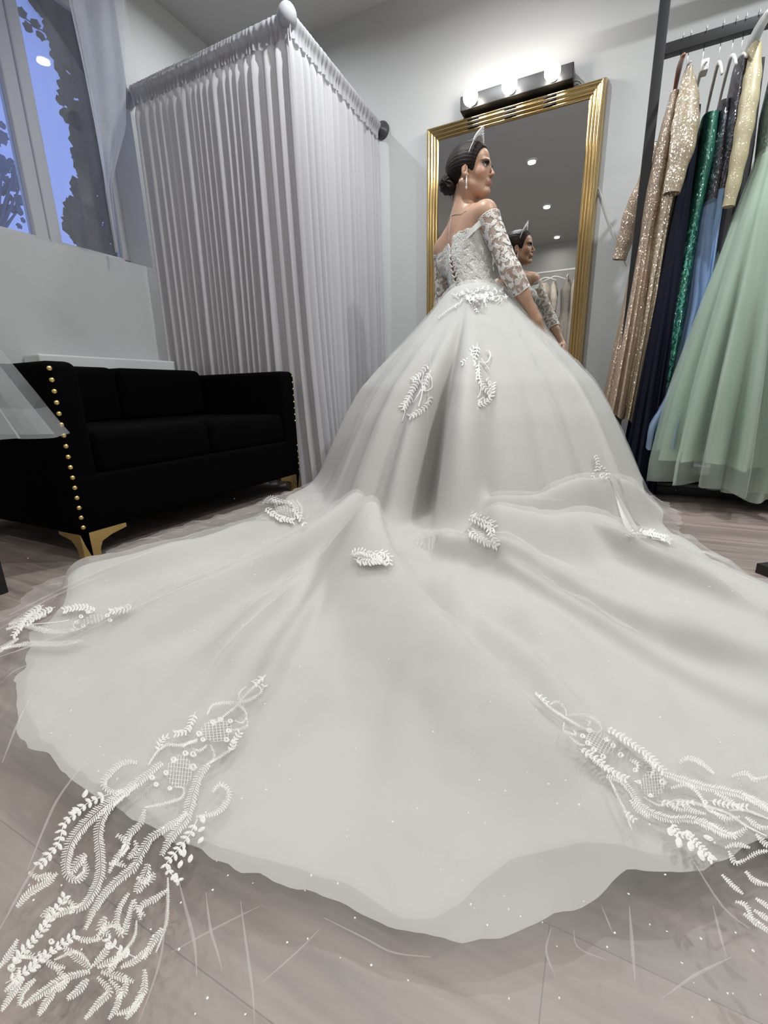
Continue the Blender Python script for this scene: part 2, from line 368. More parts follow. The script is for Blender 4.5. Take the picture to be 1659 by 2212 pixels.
t = empty('tree', (-6.5, 3.2, 0), 'faint tree branches far outside the left window pane', 'tree')
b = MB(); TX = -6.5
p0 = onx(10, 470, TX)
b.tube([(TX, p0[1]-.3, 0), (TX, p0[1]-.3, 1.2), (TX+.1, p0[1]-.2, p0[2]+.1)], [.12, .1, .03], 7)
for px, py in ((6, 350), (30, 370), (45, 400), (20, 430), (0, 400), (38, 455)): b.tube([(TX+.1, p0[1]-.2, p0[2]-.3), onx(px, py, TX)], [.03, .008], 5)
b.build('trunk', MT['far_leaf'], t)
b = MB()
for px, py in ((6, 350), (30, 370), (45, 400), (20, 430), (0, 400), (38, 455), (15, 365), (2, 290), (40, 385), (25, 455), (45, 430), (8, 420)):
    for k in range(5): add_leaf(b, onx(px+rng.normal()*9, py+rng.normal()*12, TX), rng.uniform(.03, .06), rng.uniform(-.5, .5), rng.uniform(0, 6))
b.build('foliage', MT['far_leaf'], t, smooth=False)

# ------------------------------------------------------------ sheer voile at the window
def cloth_sheet(P00, P10, H, n, m, fold, name, mt, parent=None, zb=0.02, **k):
    """vertical sheet between two floor-plan points, height H down to zb; fold(s,t)->offset along the normal"""
    P00 = np.array(P00); P10 = np.array(P10); d = P10-P00; L = np.linalg.norm(d); nrm = np.array([-d[1], d[0]])/L
    s = np.linspace(0, 1, n)[:, None]; tt = np.linspace(0, 1, m)[None, :]
    off = fold(s, tt); G = np.zeros((n, m, 3))
    G[..., 0] = P00[0]+d[0]*s+nrm[0]*off; G[..., 1] = P00[1]+d[1]*s+nrm[1]*off; G[..., 2] = H+(zb-H)*tt
    b = MB(); b.grid(G); return b.build(name, mt, parent, **k)
def vf(s, t): return 0.018*vnoise(s*9+t*.6, t*1.2, 1)*(0.4+t)+0.006*np.sin(s*70+2*t)
wt = empty('window_curtain', (-2.67, 1.5, 2.85), 'sheer white voile curtain hanging in front of the window', 'curtain')
cloth_sheet((-2.665, 0.6), (-2.665, 2.24), 2.85, 120, 40, vf, 'voile', MT['voile'], wt, zb=0.3)
# second, gathered layer over the right side of the window
L1 = [(142, -80), (148, 0), (180, 150), (207, 290), (230, 420), (252, 545)]
R1 = [(262, -80), (268, 0), (270, 150), (272, 275), (240, 400), (256, 545)]
b = MB(); G = np.zeros((26, 30, 3))
for j in range(30):
    u = j/29*5; k = min(int(u), 4); f = u-k
    pl = onx(*(np.array(L1[k])*(1-f)+np.array(L1[k+1])*f), -2.655); pr = onx(*(np.array(R1[k])*(1-f)+np.array(R1[k+1])*f), -2.655)
    for i in range(26):
        s = i/25; G[i, j] = pl*(1-s)+pr*s; G[i, j, 0] = -2.66+0.010*math.sin(s*13+j*.1)
b.grid(G); b.build('gathered_layer', MT['voile2'], wt)
b = MB(); b.tube([G[0, j]+np.array([.006, 0, 0]) for j in range(30)], .0022, 5); b.tube([G[1, j]+np.array([.006, .006, 0]) for j in range(30)], .0015, 5); b.build('hem', MT['tulle2'], wt)
b = MB(); b.tube([(-2.665, 0.55, 2.86), (-2.665, 2.2, 2.86)], .012, 10); b.build('curtain_rod', MT['white_metal'], wt)

# ------------------------------------------------------------ fitting booth
RZ = 2.285; CX, CY = -1.545, 2.215
bt = empty('fitting_booth', (CX, CY, 0), 'corner fitting booth closed off by long pleated white curtains', 'booth')
b = MB(); b.tube([(XL, CY, RZ), (CX, CY, RZ), (CX, YF, RZ-.03)], .013, 12); b.build('curtain_rail', MT['silver'], bt)
for nm, c, ax, sg in (('wall_flange', (XL, CY, RZ), 0, 1), ('wall_flange', (CX+.02, YF, RZ-.03), 1, -1)):
    b = MB(); pr = [(0.052, 0), (0.052, .012*sg), (0.04, .03*sg), (0.018, .045*sg), (.018, .06*sg)]
    n = 24; th = np.arange(n)/n*2*math.pi; P = np.zeros((len(pr)+1, n, 3))
    for i, (r, d) in enumerate([(0.0005, 0)]+pr):
        a, q = r*np.cos(th), r*np.sin(th)
        P[i] = np.stack([np.full(n, d), a, q], -1) if ax == 0 else np.stack([a, np.full(n, d), q], -1)
    b.grid(P+np.array(c), cv=True); b.build(nm, mat('flange_grey', (0.10, 0.10, 0.11), 0.4, 0.6), bt)
def pleat_panel(name, P0, P1, zt0, zt1, npl, amp, seed, nrm_sign=1, splay=None, head=0.105, dens=None, vis=None):
    """pleated curtain: smooth pocket over the rail, pleats released below it"""
    P0 = np.array(P0); P1 = np.array(P1); d = P1-P0; L = np.linalg.norm(d); N = np.array([-d[1], d[0]])/L*nrm_sign
    n = npl*10+1; m = 70; s = np.linspace(0, 1, n)
    r2 = np.random.RandomState(seed)
    ph = np.interp(s, np.linspace(0, 1, npl+1), np.cumsum(np.concatenate([[0], r2.uniform(.65, 1.4, npl)]))); 
    am = np.interp(s, np.linspace(0, 1, npl+1), r2.uniform(.55, 1.25, npl+1))
    tz = np.concatenate([np.linspace(0, 0.06, 16), np.linspace(0.063, 1, m-16)])
    G = np.zeros((n, m, 3)); Gh = []
    for j, t in enumerate(tz):
        zt = zt0+(zt1-zt0)*s; z = zt+(0.012-zt)*t
        dz = zt-z
        rel = smoothstep(head*.75, head*1.5, dz)
        wig = np.sin(ph*2*math.pi+0.35*np.sin(t*3+ph*.8)); wig = np.sign(wig)*np.abs(wig)**0.75
        a = amp*am*(0.18*smoothstep(0, .01, dz)+0.82*rel)*(1+0.25*t)
        off = a*wig+0.010*vnoise(s*7+seed, t*2+0*s, seed)*t
        pk = 0.022*np.exp(-((dz-0.02)/0.03)**2)      # the rail inside the pocket
        x = P0[0]+d[0]*s+N[0]*(off+pk+.012); y = P0[1]+d[1]*s+N[1]*(off+pk+.012)
        if splay is not None:
            sx, sy = splay(s, t); x = x+sx; y = y+sy
        G[:, j, 0] = x; G[:, j, 1] = y; G[:, j, 2] = z+(0.004*np.abs(np.sin(ph*9))*(1-smoothstep(0, .02, dz)))
    b = MB(); b.grid(G); o = b.build(name, MT['curtain'], bt)
    # the doubled header band with its small swags at the lower edge
    b = MB(); m2 = 9; n2 = len(s); H = np.zeros((n2, m2, 3))
    sw = 0.012*np.abs(np.sin(ph*math.pi))
    for j in range(m2):
        t = j/(m2-1); z = (zt0+(zt1-zt0)*s)+.002-t*(head-sw)
        pk = 0.024*np.exp(-((t*head-0.02)/0.03)**2); rip = 0.0035*np.sin(ph*2*math.pi*2.2+1)+.002*np.sin(ph*17)
        o_ = pk+.017+rip*(.5+t)+amp*.25*am*t
        H[:, j, 0] = P0[0]+d[0]*s+N[0]*o_; H[:, j, 1] = P0[1]+d[1]*s+N[1]*o_; H[:, j, 2] = z
    b.grid(H); b.build('header_band', MT['valance'], o)
    return o
pleat_panel('curtain', (-2.66, CY), (CX+.022, CY), RZ+.022, RZ+.022, 20, .024, 11, -1,
            splay=lambda s, t: (0.085*t**3*smoothstep(.6, 1, s), -0.03*t*t*np.ones_like(s)))
pleat_panel('curtain', (CX, CY-.028), (CX, YF-.06), RZ+.022, RZ-.01, 13, .022, 23, -1,
            splay=lambda s, t: (0.085*t**3*np.exp(-(s/.35)**2), -0.03*t*t*(1-s)))
b = MB(); b.sphere((CX+.005, CY-.012, RZ+.012), (.046, .046, .054), 16, 10); 
o = b.build('corner_cap', MT['valance'], bt)

# ------------------------------------------------------------ sofa
st = empty('sofa', (-2.0, 1.5, 0), 'black velvet two-seat sofa with gold studs and gold feet', 'sofa')
SX0, SX1, SY0, SY1 = -2.52, -1.60, 0.838, 2.135
b = MB(); b.box(SX0, SX1+.004, SY0+.02, SY1-.02, .098, .30, .015); b.build('base', MT['velvet'], st)
AW = .115
for (ya, yb) in ((SY0, SY0+AW), (SY1-AW, SY1)):
    b = MB(); b.box(SX0+.02, SX1, ya, yb, .096, .680, .030); b.build('armrest', MT['velvet'], st)
b = MB(); b.box(SX0, SX0+.22, SY0+.06, SY1-.06, .14, .70, .03); b.build('backrest', MT['velvet'], st)
ym = (SY0+SY1)/2
for (ya, yb) in ((SY0+AW+.002, ym-.002), (ym+.002, SY1-AW-.002)):
    b = MB(); b.box(SX0+.19, SX1-.005, ya, yb, .29, .450, .035); b.build('seat_cushion', MT['velvet'], st)
    b = MB(); b.box(SX0+.17, SX0+.33, ya, yb, .44, .705, .04); b.build('back_cushion', MT['velvet'], st)
arms = [o for o in st.children if o.name.startswith('armrest')]
for k in range(16):
    z = .655-k*(.655-.125)/15
    b = MB(); b.sphere((SX1+.001, SY0+.022, z), (.0075, .0085, .0085), 10, 6); b.build('stud', MT['gold'], arms[0])
for k in range(16):
    if k in (8, 9, 10): continue
    z = .655-k*(.655-.125)/15
    b = MB(); b.sphere((SX1+.001, SY1-.026, z), (.005, .006, .006), 8, 6); b.build('stud', MT['gold'], arms[1])
for (yy, sg) in ((SY0+.012, 1), (SY1-.012, -1)):
    for xx, dx in ((SX1-.045, 1), (SX0+.06, -1)):
        b = MB()
        prof = [(0, .098), (.17*sg, .098), (.17*sg, .082), (.11*sg, .070), (.072*sg, .055), (.06*sg, .03), (.058*sg, 0.0), (.028*sg, 0.0), (.012*sg, .05)]
        b.prism([(yy+a, z) for a, z in prof], xx, xx+.036, 0)
        prof = [(0, .098), (-.13*dx, .098), (-.13*dx, .086), (-.06*dx, .07), (-.035*dx, .04), (-.03*dx, 0.0), (-.0*dx, 0.0)]
        b.prism([(xx+(.036 if dx > 0 else 0)+a, z) for a, z in prof], yy+sg*.0, yy+sg*.03, 1)
        autosmooth(b.build('foot', MT['gold'], st, smooth=False), 30)

# ------------------------------------------------------------ left clothes rack with a tulle gown (only its edge is in view)
rt_ = empty('clothes_rack', (-1.66, .52, 0), 'black clothes rack at the left edge, its post in front of the sofa', 'clothes rack')
b = MB(); b.box(-1.625, -1.565, .40, .597, 0, 1.9, .003); b.build('post', MT['black'], rt_)
b = MB(); b.box(-2.3, -1.6, .47, .52, 1.84, 1.88, .003); b.build('rail', MT['black'], rt_)
b = MB(); b.box(-2.30, -2.25, .35, .60, 0, 1.9, .003); b.build('post', MT['black'], rt_)
gt = empty('tulle_gown', (-1.75, .5, 1.86), 'white tulle gown hanging at the left edge in front of the sofa', 'dress')
tip = onx(81, 946, -1.43); up1 = onx(57, 878, -1.45); up2 = onx(0, 790, -1.46)
for k, (sc_, zz, mt_) in enumerate(((1.0, 0, 'voile'), (.93, .012, 'voile'))):
    n, m = 90, 24; G = np.zeros((n, m, 3)); th = np.linspace(0, 2*math.pi, n)
    ca = np.array([-1.80, .42])
    for j in range(m):
        t = j/(m-1); z = 1.45+(tip[2]-1.45)*t + zz
        R = 0.08+(np.hypot(*(tip[:2]-ca))-.08)*t**1.15
        rr = R*(1+.07*np.sin(th*7+k*2)*t+.03*np.sin(th*17)*t)*sc_
        G[:, j, 0] = ca[0]+rr*np.cos(th); G[:, j, 1] = ca[1]+rr*np.sin(th)*1.0; G[:, j, 2] = z+.01*np.sin(th*5)*t
    b = MB(); b.grid(G); sk = b.build('skirt_layer', MT[mt_], gt)
    if k == 0:
        b = MB(); b.grid(G[:, -3:]*[1.002, 1.002, 1]); b.build('hem_band', MT['voile'], sk)
b = MB(); b.lathe((-1.80, .42, 0), [(.06, 1.45), (.07, 1.55), (.09, 1.65), (.085, 1.72)], 20); b.build('bodice', MT['lace'], gt)

# ------------------------------------------------------------ mirror with gold frame
MXL, MXR, MZT, MZB = -1.199, -0.150, 2.176, 0.10
FWD = .088; MY = 3.165
mt = empty('wall_mirror', (-.67, YF, MZB), 'tall wall mirror in a ribbed gold frame behind the bride', 'mirror')
b = MB(); b.box(MXL+.03, MXR-.03, MY+.006, YF-.001, MZB+.03, MZT-.03); b.build('backing_board', MT['black'], mt)
b = MB(); b.box(MXL+FWD*.9, MXR-FWD*.9, MY, MY+.006, MZB+FWD*.9, MZT-FWD*.9); b.build('mirror_glass', MT['mirror'], mt, smooth=False)
prof = []   # (distance in from the outer edge, distance out from the wall)
K = 56
for i in range(K+1):
    u = i/K
    base = .058*math.sin(min(u/.28, 1)*math.pi/2)*(1-.42*max(0, (u-.28)/.72)**1.2)
    rib = .0065*abs(math.sin(u*math.pi*5))**.6
    prof.append((u*FWD, base+rib if 0 < i < K else base))
prof[0] = (0, 0)
prof.append((FWD, MY and .034))
b = MB(); cs = [(MXL, MZB, 1, 1), (MXR, MZB, -1, 1), (MXR, MZT, -1, -1), (MXL, MZT, 1, -1)]
G = np.zeros((4, len(prof), 3))
for i, (x, z, sx_, sz_) in enumerate(cs):
    for j, (a, h) in enumerate(prof): G[i, j] = (x+sx_*a, YF-.001-h*1.0, z+sz_*a)
for i in range(4):
    b.grid(np.stack([G[i], G[(i+1) % 4]]))
fr = b.build('frame', MT['goldframe'], mt); autosmooth(fr, 40)
# carved dark slots in the top rail
for cxx in (-.885, -.665, -.445):
    for k in range(3):
        slots = MB(); slots.box(cxx-.035, cxx+.035, YF-.066+.006*k, YF-.05+.006*k, MZT-.035-.018*k, MZT-.028-.018*k); slots.build('slot', MT['black'], fr)
# picture light
lt = empty('picture_light', (-.64, YF, 2.2), 'black bar lamp with three lit round bulbs above the mirror', 'lamp')
b = MB(); b.box(-.955, -.325, 3.10, YF-.001, 2.178, 2.252, .004); b.build('housing', MT['lampblack'], lt)
for cxx in (-.875, -.652, -.425):
    b = MB(); b.lathe((cxx, 0, 0), [(0, 0)]*2, 4)
    b = MB(); b.tube([(cxx, 3.10, 2.205), (cxx, 3.075, 2.205)], .024, 16); so = b.build('socket', MT['lampblack'], lt)
    b = MB(); b.sphere((cxx, 3.040, 2.203), .042, 20, 14); b.build('bulb', MT['bulb'], so)
b = MB(); b.tube([(-.33, 3.17, 2.20), (-.30, 3.185, 2.20), (-.27, 3.19, 2.17)], .004, 6); b.build('cable', MT['cord'], lt)
# loose cable on the wall right of the mirror
b = MB(); pts = [ony(px, py, 3.19) for px, py in ((1292, 405), (1300, 425), (1312, 465), (1322, 490), (1328, 510), (1337, 540), (1350, 568))]
b.tube(pts, .0035, 6); o = b.build('cable', MT['cord'], None); setp(o, 'thin white cable trailing down the wall right of the mirror', 'cable')

# ------------------------------------------------------------ the gown's skirt and train: one height field over the floor
AX, AY = -0.65, 2.44
BELL = np.array([(0, 1.07), (.12, 1.055), (.155, 1.03), (.20, .975), (.26, .905), (.36, .80), (.46, .695), (.56, .575), (.64, .44), (.72, .27), (.79, .12), (.85, .035), (.95, .012), (1.2, .006), (5, .004)])
_bs = np.linspace(0, 5, 1001); _bz = np.interp(_bs, BELL[:, 0], BELL[:, 1])
_k = np.ones(5)/5; _bz[2:-2] = np.convolve(_bz, _k, 'valid')
# ridges: crest line through photo pixels with crest height, half width, steeper side (+ left of travel / - right)
RIDGES = [
 # central fold that sweeps towards the camera, steep on its left
 ([(812, 1128, .21), (835, 1180, .19), (880, 1250, .165), (930, 1330, .135), (990, 1400, .11), (1060, 1480, .085), (1150, 1590, .06), (1280, 1740, .03)], .17, 4.0, 1),
 # roll from the left back of the skirt to the lower left
 ([(770, 1085, .19), (725, 1125, .16), (640, 1180, .13), (520, 1240, .10), (400, 1310, .08), (260, 1400, .06), (110, 1500, .04)], .16, 1.8, 1),
 ([(690, 1225, .07), (600, 1330, .055), (480, 1460, .045), (330, 1620, .03)], .09, 1.6, 1),
 ([(760, 1260, .055), (720, 1400, .045), (640, 1560, .035), (560, 1700, .02)], .10, 1.5, 1),
 # far left edge crest
 ([(610, 1100, .10), (480, 1160, .085), (330, 1210, .085), (200, 1240, .09), (165, 1262, .08)], .08, 1.4, -1),
 # right: two rolls and the valley between them
 ([(1075, 1122, .16), (1180, 1130, .15), (1300, 1148, .12), (1400, 1178, .09), (1500, 1230, .05)], .13, 1.0, -1),
 ([(960, 1168, .10), (1060, 1195, .10), (1140, 1222, .095), (1273, 1282, .085), (1460, 1372, .07), (1700, 1480, .05)], .12, 2.6, -1),
 ([(900, 1230, .07), (1020, 1300, .06), (1180, 1390, .055), (1400, 1530, .04), (1640, 1700, .02)], .14, 1.2, -1),
 # the lifted hem puff at the right of the skirt
 ([(1010, 1100, .12), (1130, 1082, .19), (1210, 1055, .23), (1285, 1040, .24), (1350, 1052, .20), (1390, 1085, .12)], .085, 1.3, 1),
 ([(690, 1215, .06), (600, 1330, .06), (520, 1430, .05), (400, 1590, .03)], .05, 2.2, 1),
 ([(770, 1190, .06), (690, 1330, .06), (600, 1490, .05), (500, 1660, .03)], .05, 2.0, 1),
 ([(560, 1215, .07), (380, 1290, .065), (200, 1370, .05)], .05, 1.8, 1),
 ([(1080, 1240, .06), (1250, 1330, .06), (1420, 1420, .055), (1620, 1540, .04)], .05, 2.2, -1),
 ([(960, 1290, .05), (1110, 1430, .05), (1260, 1590, .045), (1400, 1740, .03)], .06, 2.6, 1),
 ([(1180, 1150, .10), (1330, 1190, .10), (1500, 1270, .08), (1640, 1340, .05)], .05, 1.8, -1),
 ([(860, 1420, .04), (880, 1600, .04), (880, 1800, .02)], .08, 1.5, 1),
]
_R = []
for pts, wd, st_, sd in RIDGES:
    P = np.array([[*onz(px, py, h)[:2], h] for px, py, h in pts])
    # resample smoothly
    t = np.linspace(0, len(P)-1, (len(P)-1)*4+1); k0 = np.clip(t.astype(int), 0, len(P)-2); f = (t-k0)[:, None]
    Pm = P[np.clip(k0-1, 0, len(P)-1)]; P1 = P[k0]; P2 = P[k0+1]; P3 = P[np.clip(k0+2, 0, len(P)-1)]
    P = 0.5*((2*P1)+(-Pm+P2)*f+(2*Pm-5*P1+4*P2-P3)*f*f+(-Pm+3*P1-3*P2+P3)*f**3)
    _R.append((P, wd, st_, sd))
def ridge_h(x, y, P, wd, steep, side):
    best = np.full(x.shape, 1e9); hh = np.zeros(x.shape); sg = np.zeros(x.shape); en = np.zeros(x.shape)
    n = len(P)-1
    for i in range(n):
        a = P[i]; d = P[i+1]-a; L2 = d[0]**2+d[1]**2+1e-12
        u = ((x-a[0])*d[0]+(y-a[1])*d[1])/L2; uc = np.clip(u, 0, 1)
        qx = x-a[0]-uc*d[0]; qy = y-a[1]-uc*d[1]; D = qx*qx+qy*qy
        m = D < best
        best = np.where(m, D, best); hh = np.where(m, a[2]+uc*d[2], hh); sg = np.where(m, d[0]*qy-d[1]*qx, sg)
    dist = np.sqrt(best); w_ = np.where(sg*side > 0, wd/steep, wd)
    return hh*np.exp(-(dist/w_)**2*1.1)
def smax(a, b, k):
    h = np.clip(0.5+0.5*(a-b)/k, 0, 1); return b*(1-h)+a*h+k*h*(1-h)
def angle(x, y): return np.arctan2(y-AY, x-AX)
TH_CAM = math.atan2(-AY, -AX)             # direction from the bride to the camera
def fold_r(th, z01):
    """how far the skirt cloth stands in (<0) or out (>0) of the bell at each angle"""
    f = 0.035*np.sin(th*9+0.6)+0.025*np.sin(th*14+2.0)+0.018*np.sin(th*23+1.1)
    d = (th-(TH_CAM-0.20)+math.pi) % (2*math.pi)-math.pi
    f = f-0.24*np.exp(-(d/0.045)**2)+0.10*np.exp(-((d+0.13)/0.08)**2)+.05*np.exp(-((d-0.16)/0.12)**2)
    return f
def Ztrain(x, y, layer=0):
    x = np.asarray(x, float); y = np.asarray(y, float)
    r = np.hypot(x-AX, y-AY); th = angle(x, y)
    back = np.exp(-(((th-TH_CAM+math.pi) % (2*math.pi)-math.pi)/0.75)**2)
    z0 = np.interp(r, _bs, _bz)
    fade = smoothstep(0.18, 0.65, r)*(1-smoothstep(.85, 1.3, r))
    re = r/(1+0.16*back*smoothstep(.3, .9, r))
    re = re*(1-fold_r(th, z0)*fade*(1.0 if layer == 0 else .8)-(0 if layer == 0 else .012*np.sin(th*31+2)*fade))
    bell = np.interp(re, _bs, _bz)
    z = np.zeros_like(x)
    for (P, wd, st2, sd) in _R: z = smax(z, ridge_h(x, y, P, wd, st2, sd), .025)
    z = z*smoothstep(.35, .75, r)
    far = smoothstep(.9, 1.8, r)
    n = 0.016*vnoise(x*3.1+.3, y*3.1, 3)+0.008*vnoise(x*7, y*7, 4)
    # ripples that fan out from the waist
    n = n+(0.022*vnoise(th*8, r*.7, 5)+0.014*vnoise(th*15+.3, r*.8, 6)+0.006*vnoise(th*31, r*1.3, 8))*smoothstep(.8, 1.3, r)
    z = z+0.016+n*smoothstep(.7, 1.1, r)
    z = smax(bell, z, .07*smoothstep(.3, .8, r)+.001)
    return np.maximum(z, 0.006)
def outline(pts):
    P = np.array(pts); th = angle(P[:, 0], P[:, 1]); r = np.hypot(P[:, 0]-AX, P[:, 1]-AY)
    o = np.argsort(th); th = th[o]; r = r[o]
    th = np.concatenate([th-2*math.pi, th, th+2*math.pi]); r = np.tile(r, 3)
    return lambda a: np.interp(a, th, r)
def W_(px, py, z=.02): return tuple(onz(px, py, z)[:2])
hem_front = [(AX+.88*math.cos(a), AY+.56*math.sin(a)) for a in np.linspace(.35, 2.75, 9)]
line_pts = hem_front+[(0.20, 2.42), W_(1425, 1150), W_(1450, 1172), W_(1570, 1262), W_(1659, 1305), (.62, 1.1), (.66, .8), (.5, .52),
    W_(1659, 1850), W_(1600, 1880), W_(1560, 1905), W_(1500, 1940), W_(1420, 1950), W_(1350, 1950), W_(1300, 1975), W_(1240, 2000), W_(1180, 2008), W_(1110, 2035), W_(1030, 2052), W_(960, 2048), W_(900, 2045),
    W_(850, 2030), W_(790, 1990), W_(720, 1965), W_(640, 1945), W_(560, 1925), W_(450, 1895), W_(390, 1880), W_(340, 1850), W_(250, 1800), W_(160, 1745),
    W_(140, 1735), W_(105, 1680), W_(72, 1665), W_(50, 1600), W_(52, 1500), W_(80, 1420), W_(70, 1360, .06), W_(110, 1320, .08), W_(150, 1275, .08), W_(170, 1235, .08), W_(300, 1195, .08), W_(420, 1165, .08), W_(520, 1125, .09), W_(610, 1080, .09),
    W_(690, 1030, .08), (-1.50, 2.42), (-1.49, 2.7)]
R_line = outline(line_pts)
in_pts = [p for p in line_pts]
_i0 = line_pts.index(W_(1420, 1950)); _i1 = line_pts.index(W_(900, 2045))
in_pts[_i0:_i1+1] = [W_(1420, 1935), W_(1350, 1915), W_(1270, 1898), W_(1200, 1895), W_(1110, 1908), W_(1040, 1945), W_(990, 1998), W_(930, 2038), W_(890, 2040)]
R_in = outline([(AX+(x-AX)*.992, AY+(y-AY)*.992) for x, y in in_pts])
tul_pts = [(AX+.93*math.cos(a), AY+.60*math.sin(a)) for a in np.linspace(.35, 2.7, 9)]+[(.26, 2.42), (.30, 1.95), W_(1460, 1165), W_(1600, 1262), (.60, 1.2), (.82, .8), (.85, .3), (.55, -.1), (.1, -.22), (-.4, -.22), (-.8, -.1), (-1.1, .1), (-1.35, .33),
    W_(0, 1330, .03), W_(90, 1268, .03), W_(180, 1218, .04), W_(270, 1172, .05), W_(400, 1124, .06), W_(540, 1082, .07), W_(640, 1042, .08), (-1.49, 2.3), (-1.50, 2.6)]
R_tul = outline(tul_pts)
def polar_cloth(Rf, na, nr, layer, off, name, mt, parent, ragged=0.0, seed=0):
    # more angles towards the camera
    base = np.linspace(0, 1, na, endpoint=False)
    dens = lambda a: 1+2.2*np.exp(-(((a-TH_CAM+math.pi) % (2*math.pi)-math.pi)/0.8)**2)
    aa = np.linspace(-math.pi, math.pi, 4000); cd = np.cumsum(dens(aa)); cd = (cd-cd[0])/(cd[-1]-cd[0])
    th = np.interp(base, cd, aa)
    R = Rf(th)*(1+ragged*vnoise(th*40, th*0, seed)+.6*ragged*vnoise(th*110, th*0+3, seed))
    u = np.linspace(0, 1, nr)
    rr = np.zeros((na, nr))
    r0 = .10
    for i in range(nr):
        t = u[i]; rr[:, i] = r0+(R-r0)*(0.75*t+0.25*t*t)
    X = AX+rr*np.cos(th)[:, None]; Y = AY+rr*np.sin(th)[:, None]
    Z = Ztrain(X, Y, layer)
    if layer == 1:
        wr = 0.012+0.010*np.abs(vnoise(X*9, Y*9, 12))+0.008*np.abs(vnoise(X*23, Y*21, 13))
        outside = smoothstep(0, .06, rr-R_line(th)[:, None])
        Z = Z*(1-.55*outside)+wr+off
        Z = Z+outside*(0.012*np.abs(vnoise(X*16, Y*16, 19)))
    else:
        Z = Z+off
    edge = smoothstep(.02, 0, R[:, None]-rr)
    b = MB(); b.grid(np.stack([X, Y, np.maximum(Z, .004)], -1), cu=True)
    return b.build(name, mt, parent)

# gridded copy of the height field for laying lace and beads on it
_gx = np.linspace(-1.9, 1.1, 501); _gy = np.linspace(-.4, 3.3, 618)
_GX, _GY = np.meshgrid(_gx, _gy, indexing='ij'); _GZ = Ztrain(_GX, _GY, 1)
def zat(x, y):
    fx = np.clip((x-_gx[0])/(_gx[1]-_gx[0]), 0, len(_gx)-1.001); fy = np.clip((y-_gy[0])/(_gy[1]-_gy[0]), 0, len(_gy)-1.001)
    i = fx.astype(int); j = fy.astype(int); a = fx-i; c = fy-j
    return (_GZ[i, j]*(1-a)+_GZ[i+1, j]*a)*(1-c)+(_GZ[i, j+1]*(1-a)+_GZ[i+1, j+1]*a)*c
def hit(px, py, off=.020):
    """first point of the cloth seen along the line of sight of each photo pixel (vectorised)"""
    px = np.atleast_1d(np.asarray(px, float)); py = np.atleast_1d(np.asarray(py, float))
    D = (px-829.5)[:, None]/FPX*RT-(py-1106)[:, None]/FPX*UP+FW
    t = np.linspace(.25, 3.6, 700); out = np.zeros((len(px), 3))
    for i in range(len(px)):
        Q = CAM+t[:, None]*D[i]; s = Q[:, 2]-(zat(Q[:, 0], Q[:, 1])+off)
        k = np.argmax(s < 0)
        if s[k] >= 0: k = len(t)-1
        if k > 0:
            f = s[k-1]/(s[k-1]-s[k]+1e-12); out[i] = Q[k-1]+(Q[k]-Q[k-1])*np.clip(f, 0, 1)
        else: out[i] = Q[0]
    return out
def nrm_at(P):
    e = .008; zx = (zat(P[:, 0]+e, P[:, 1])-zat(P[:, 0]-e, P[:, 1]))/(2*e); zy = (zat(P[:, 0], P[:, 1]+e)-zat(P[:, 0], P[:, 1]-e))/(2*e)
    N = np.stack([-zx, -zy, np.ones_like(zx)], -1); return N/np.linalg.norm(N, axis=1)[:, None]

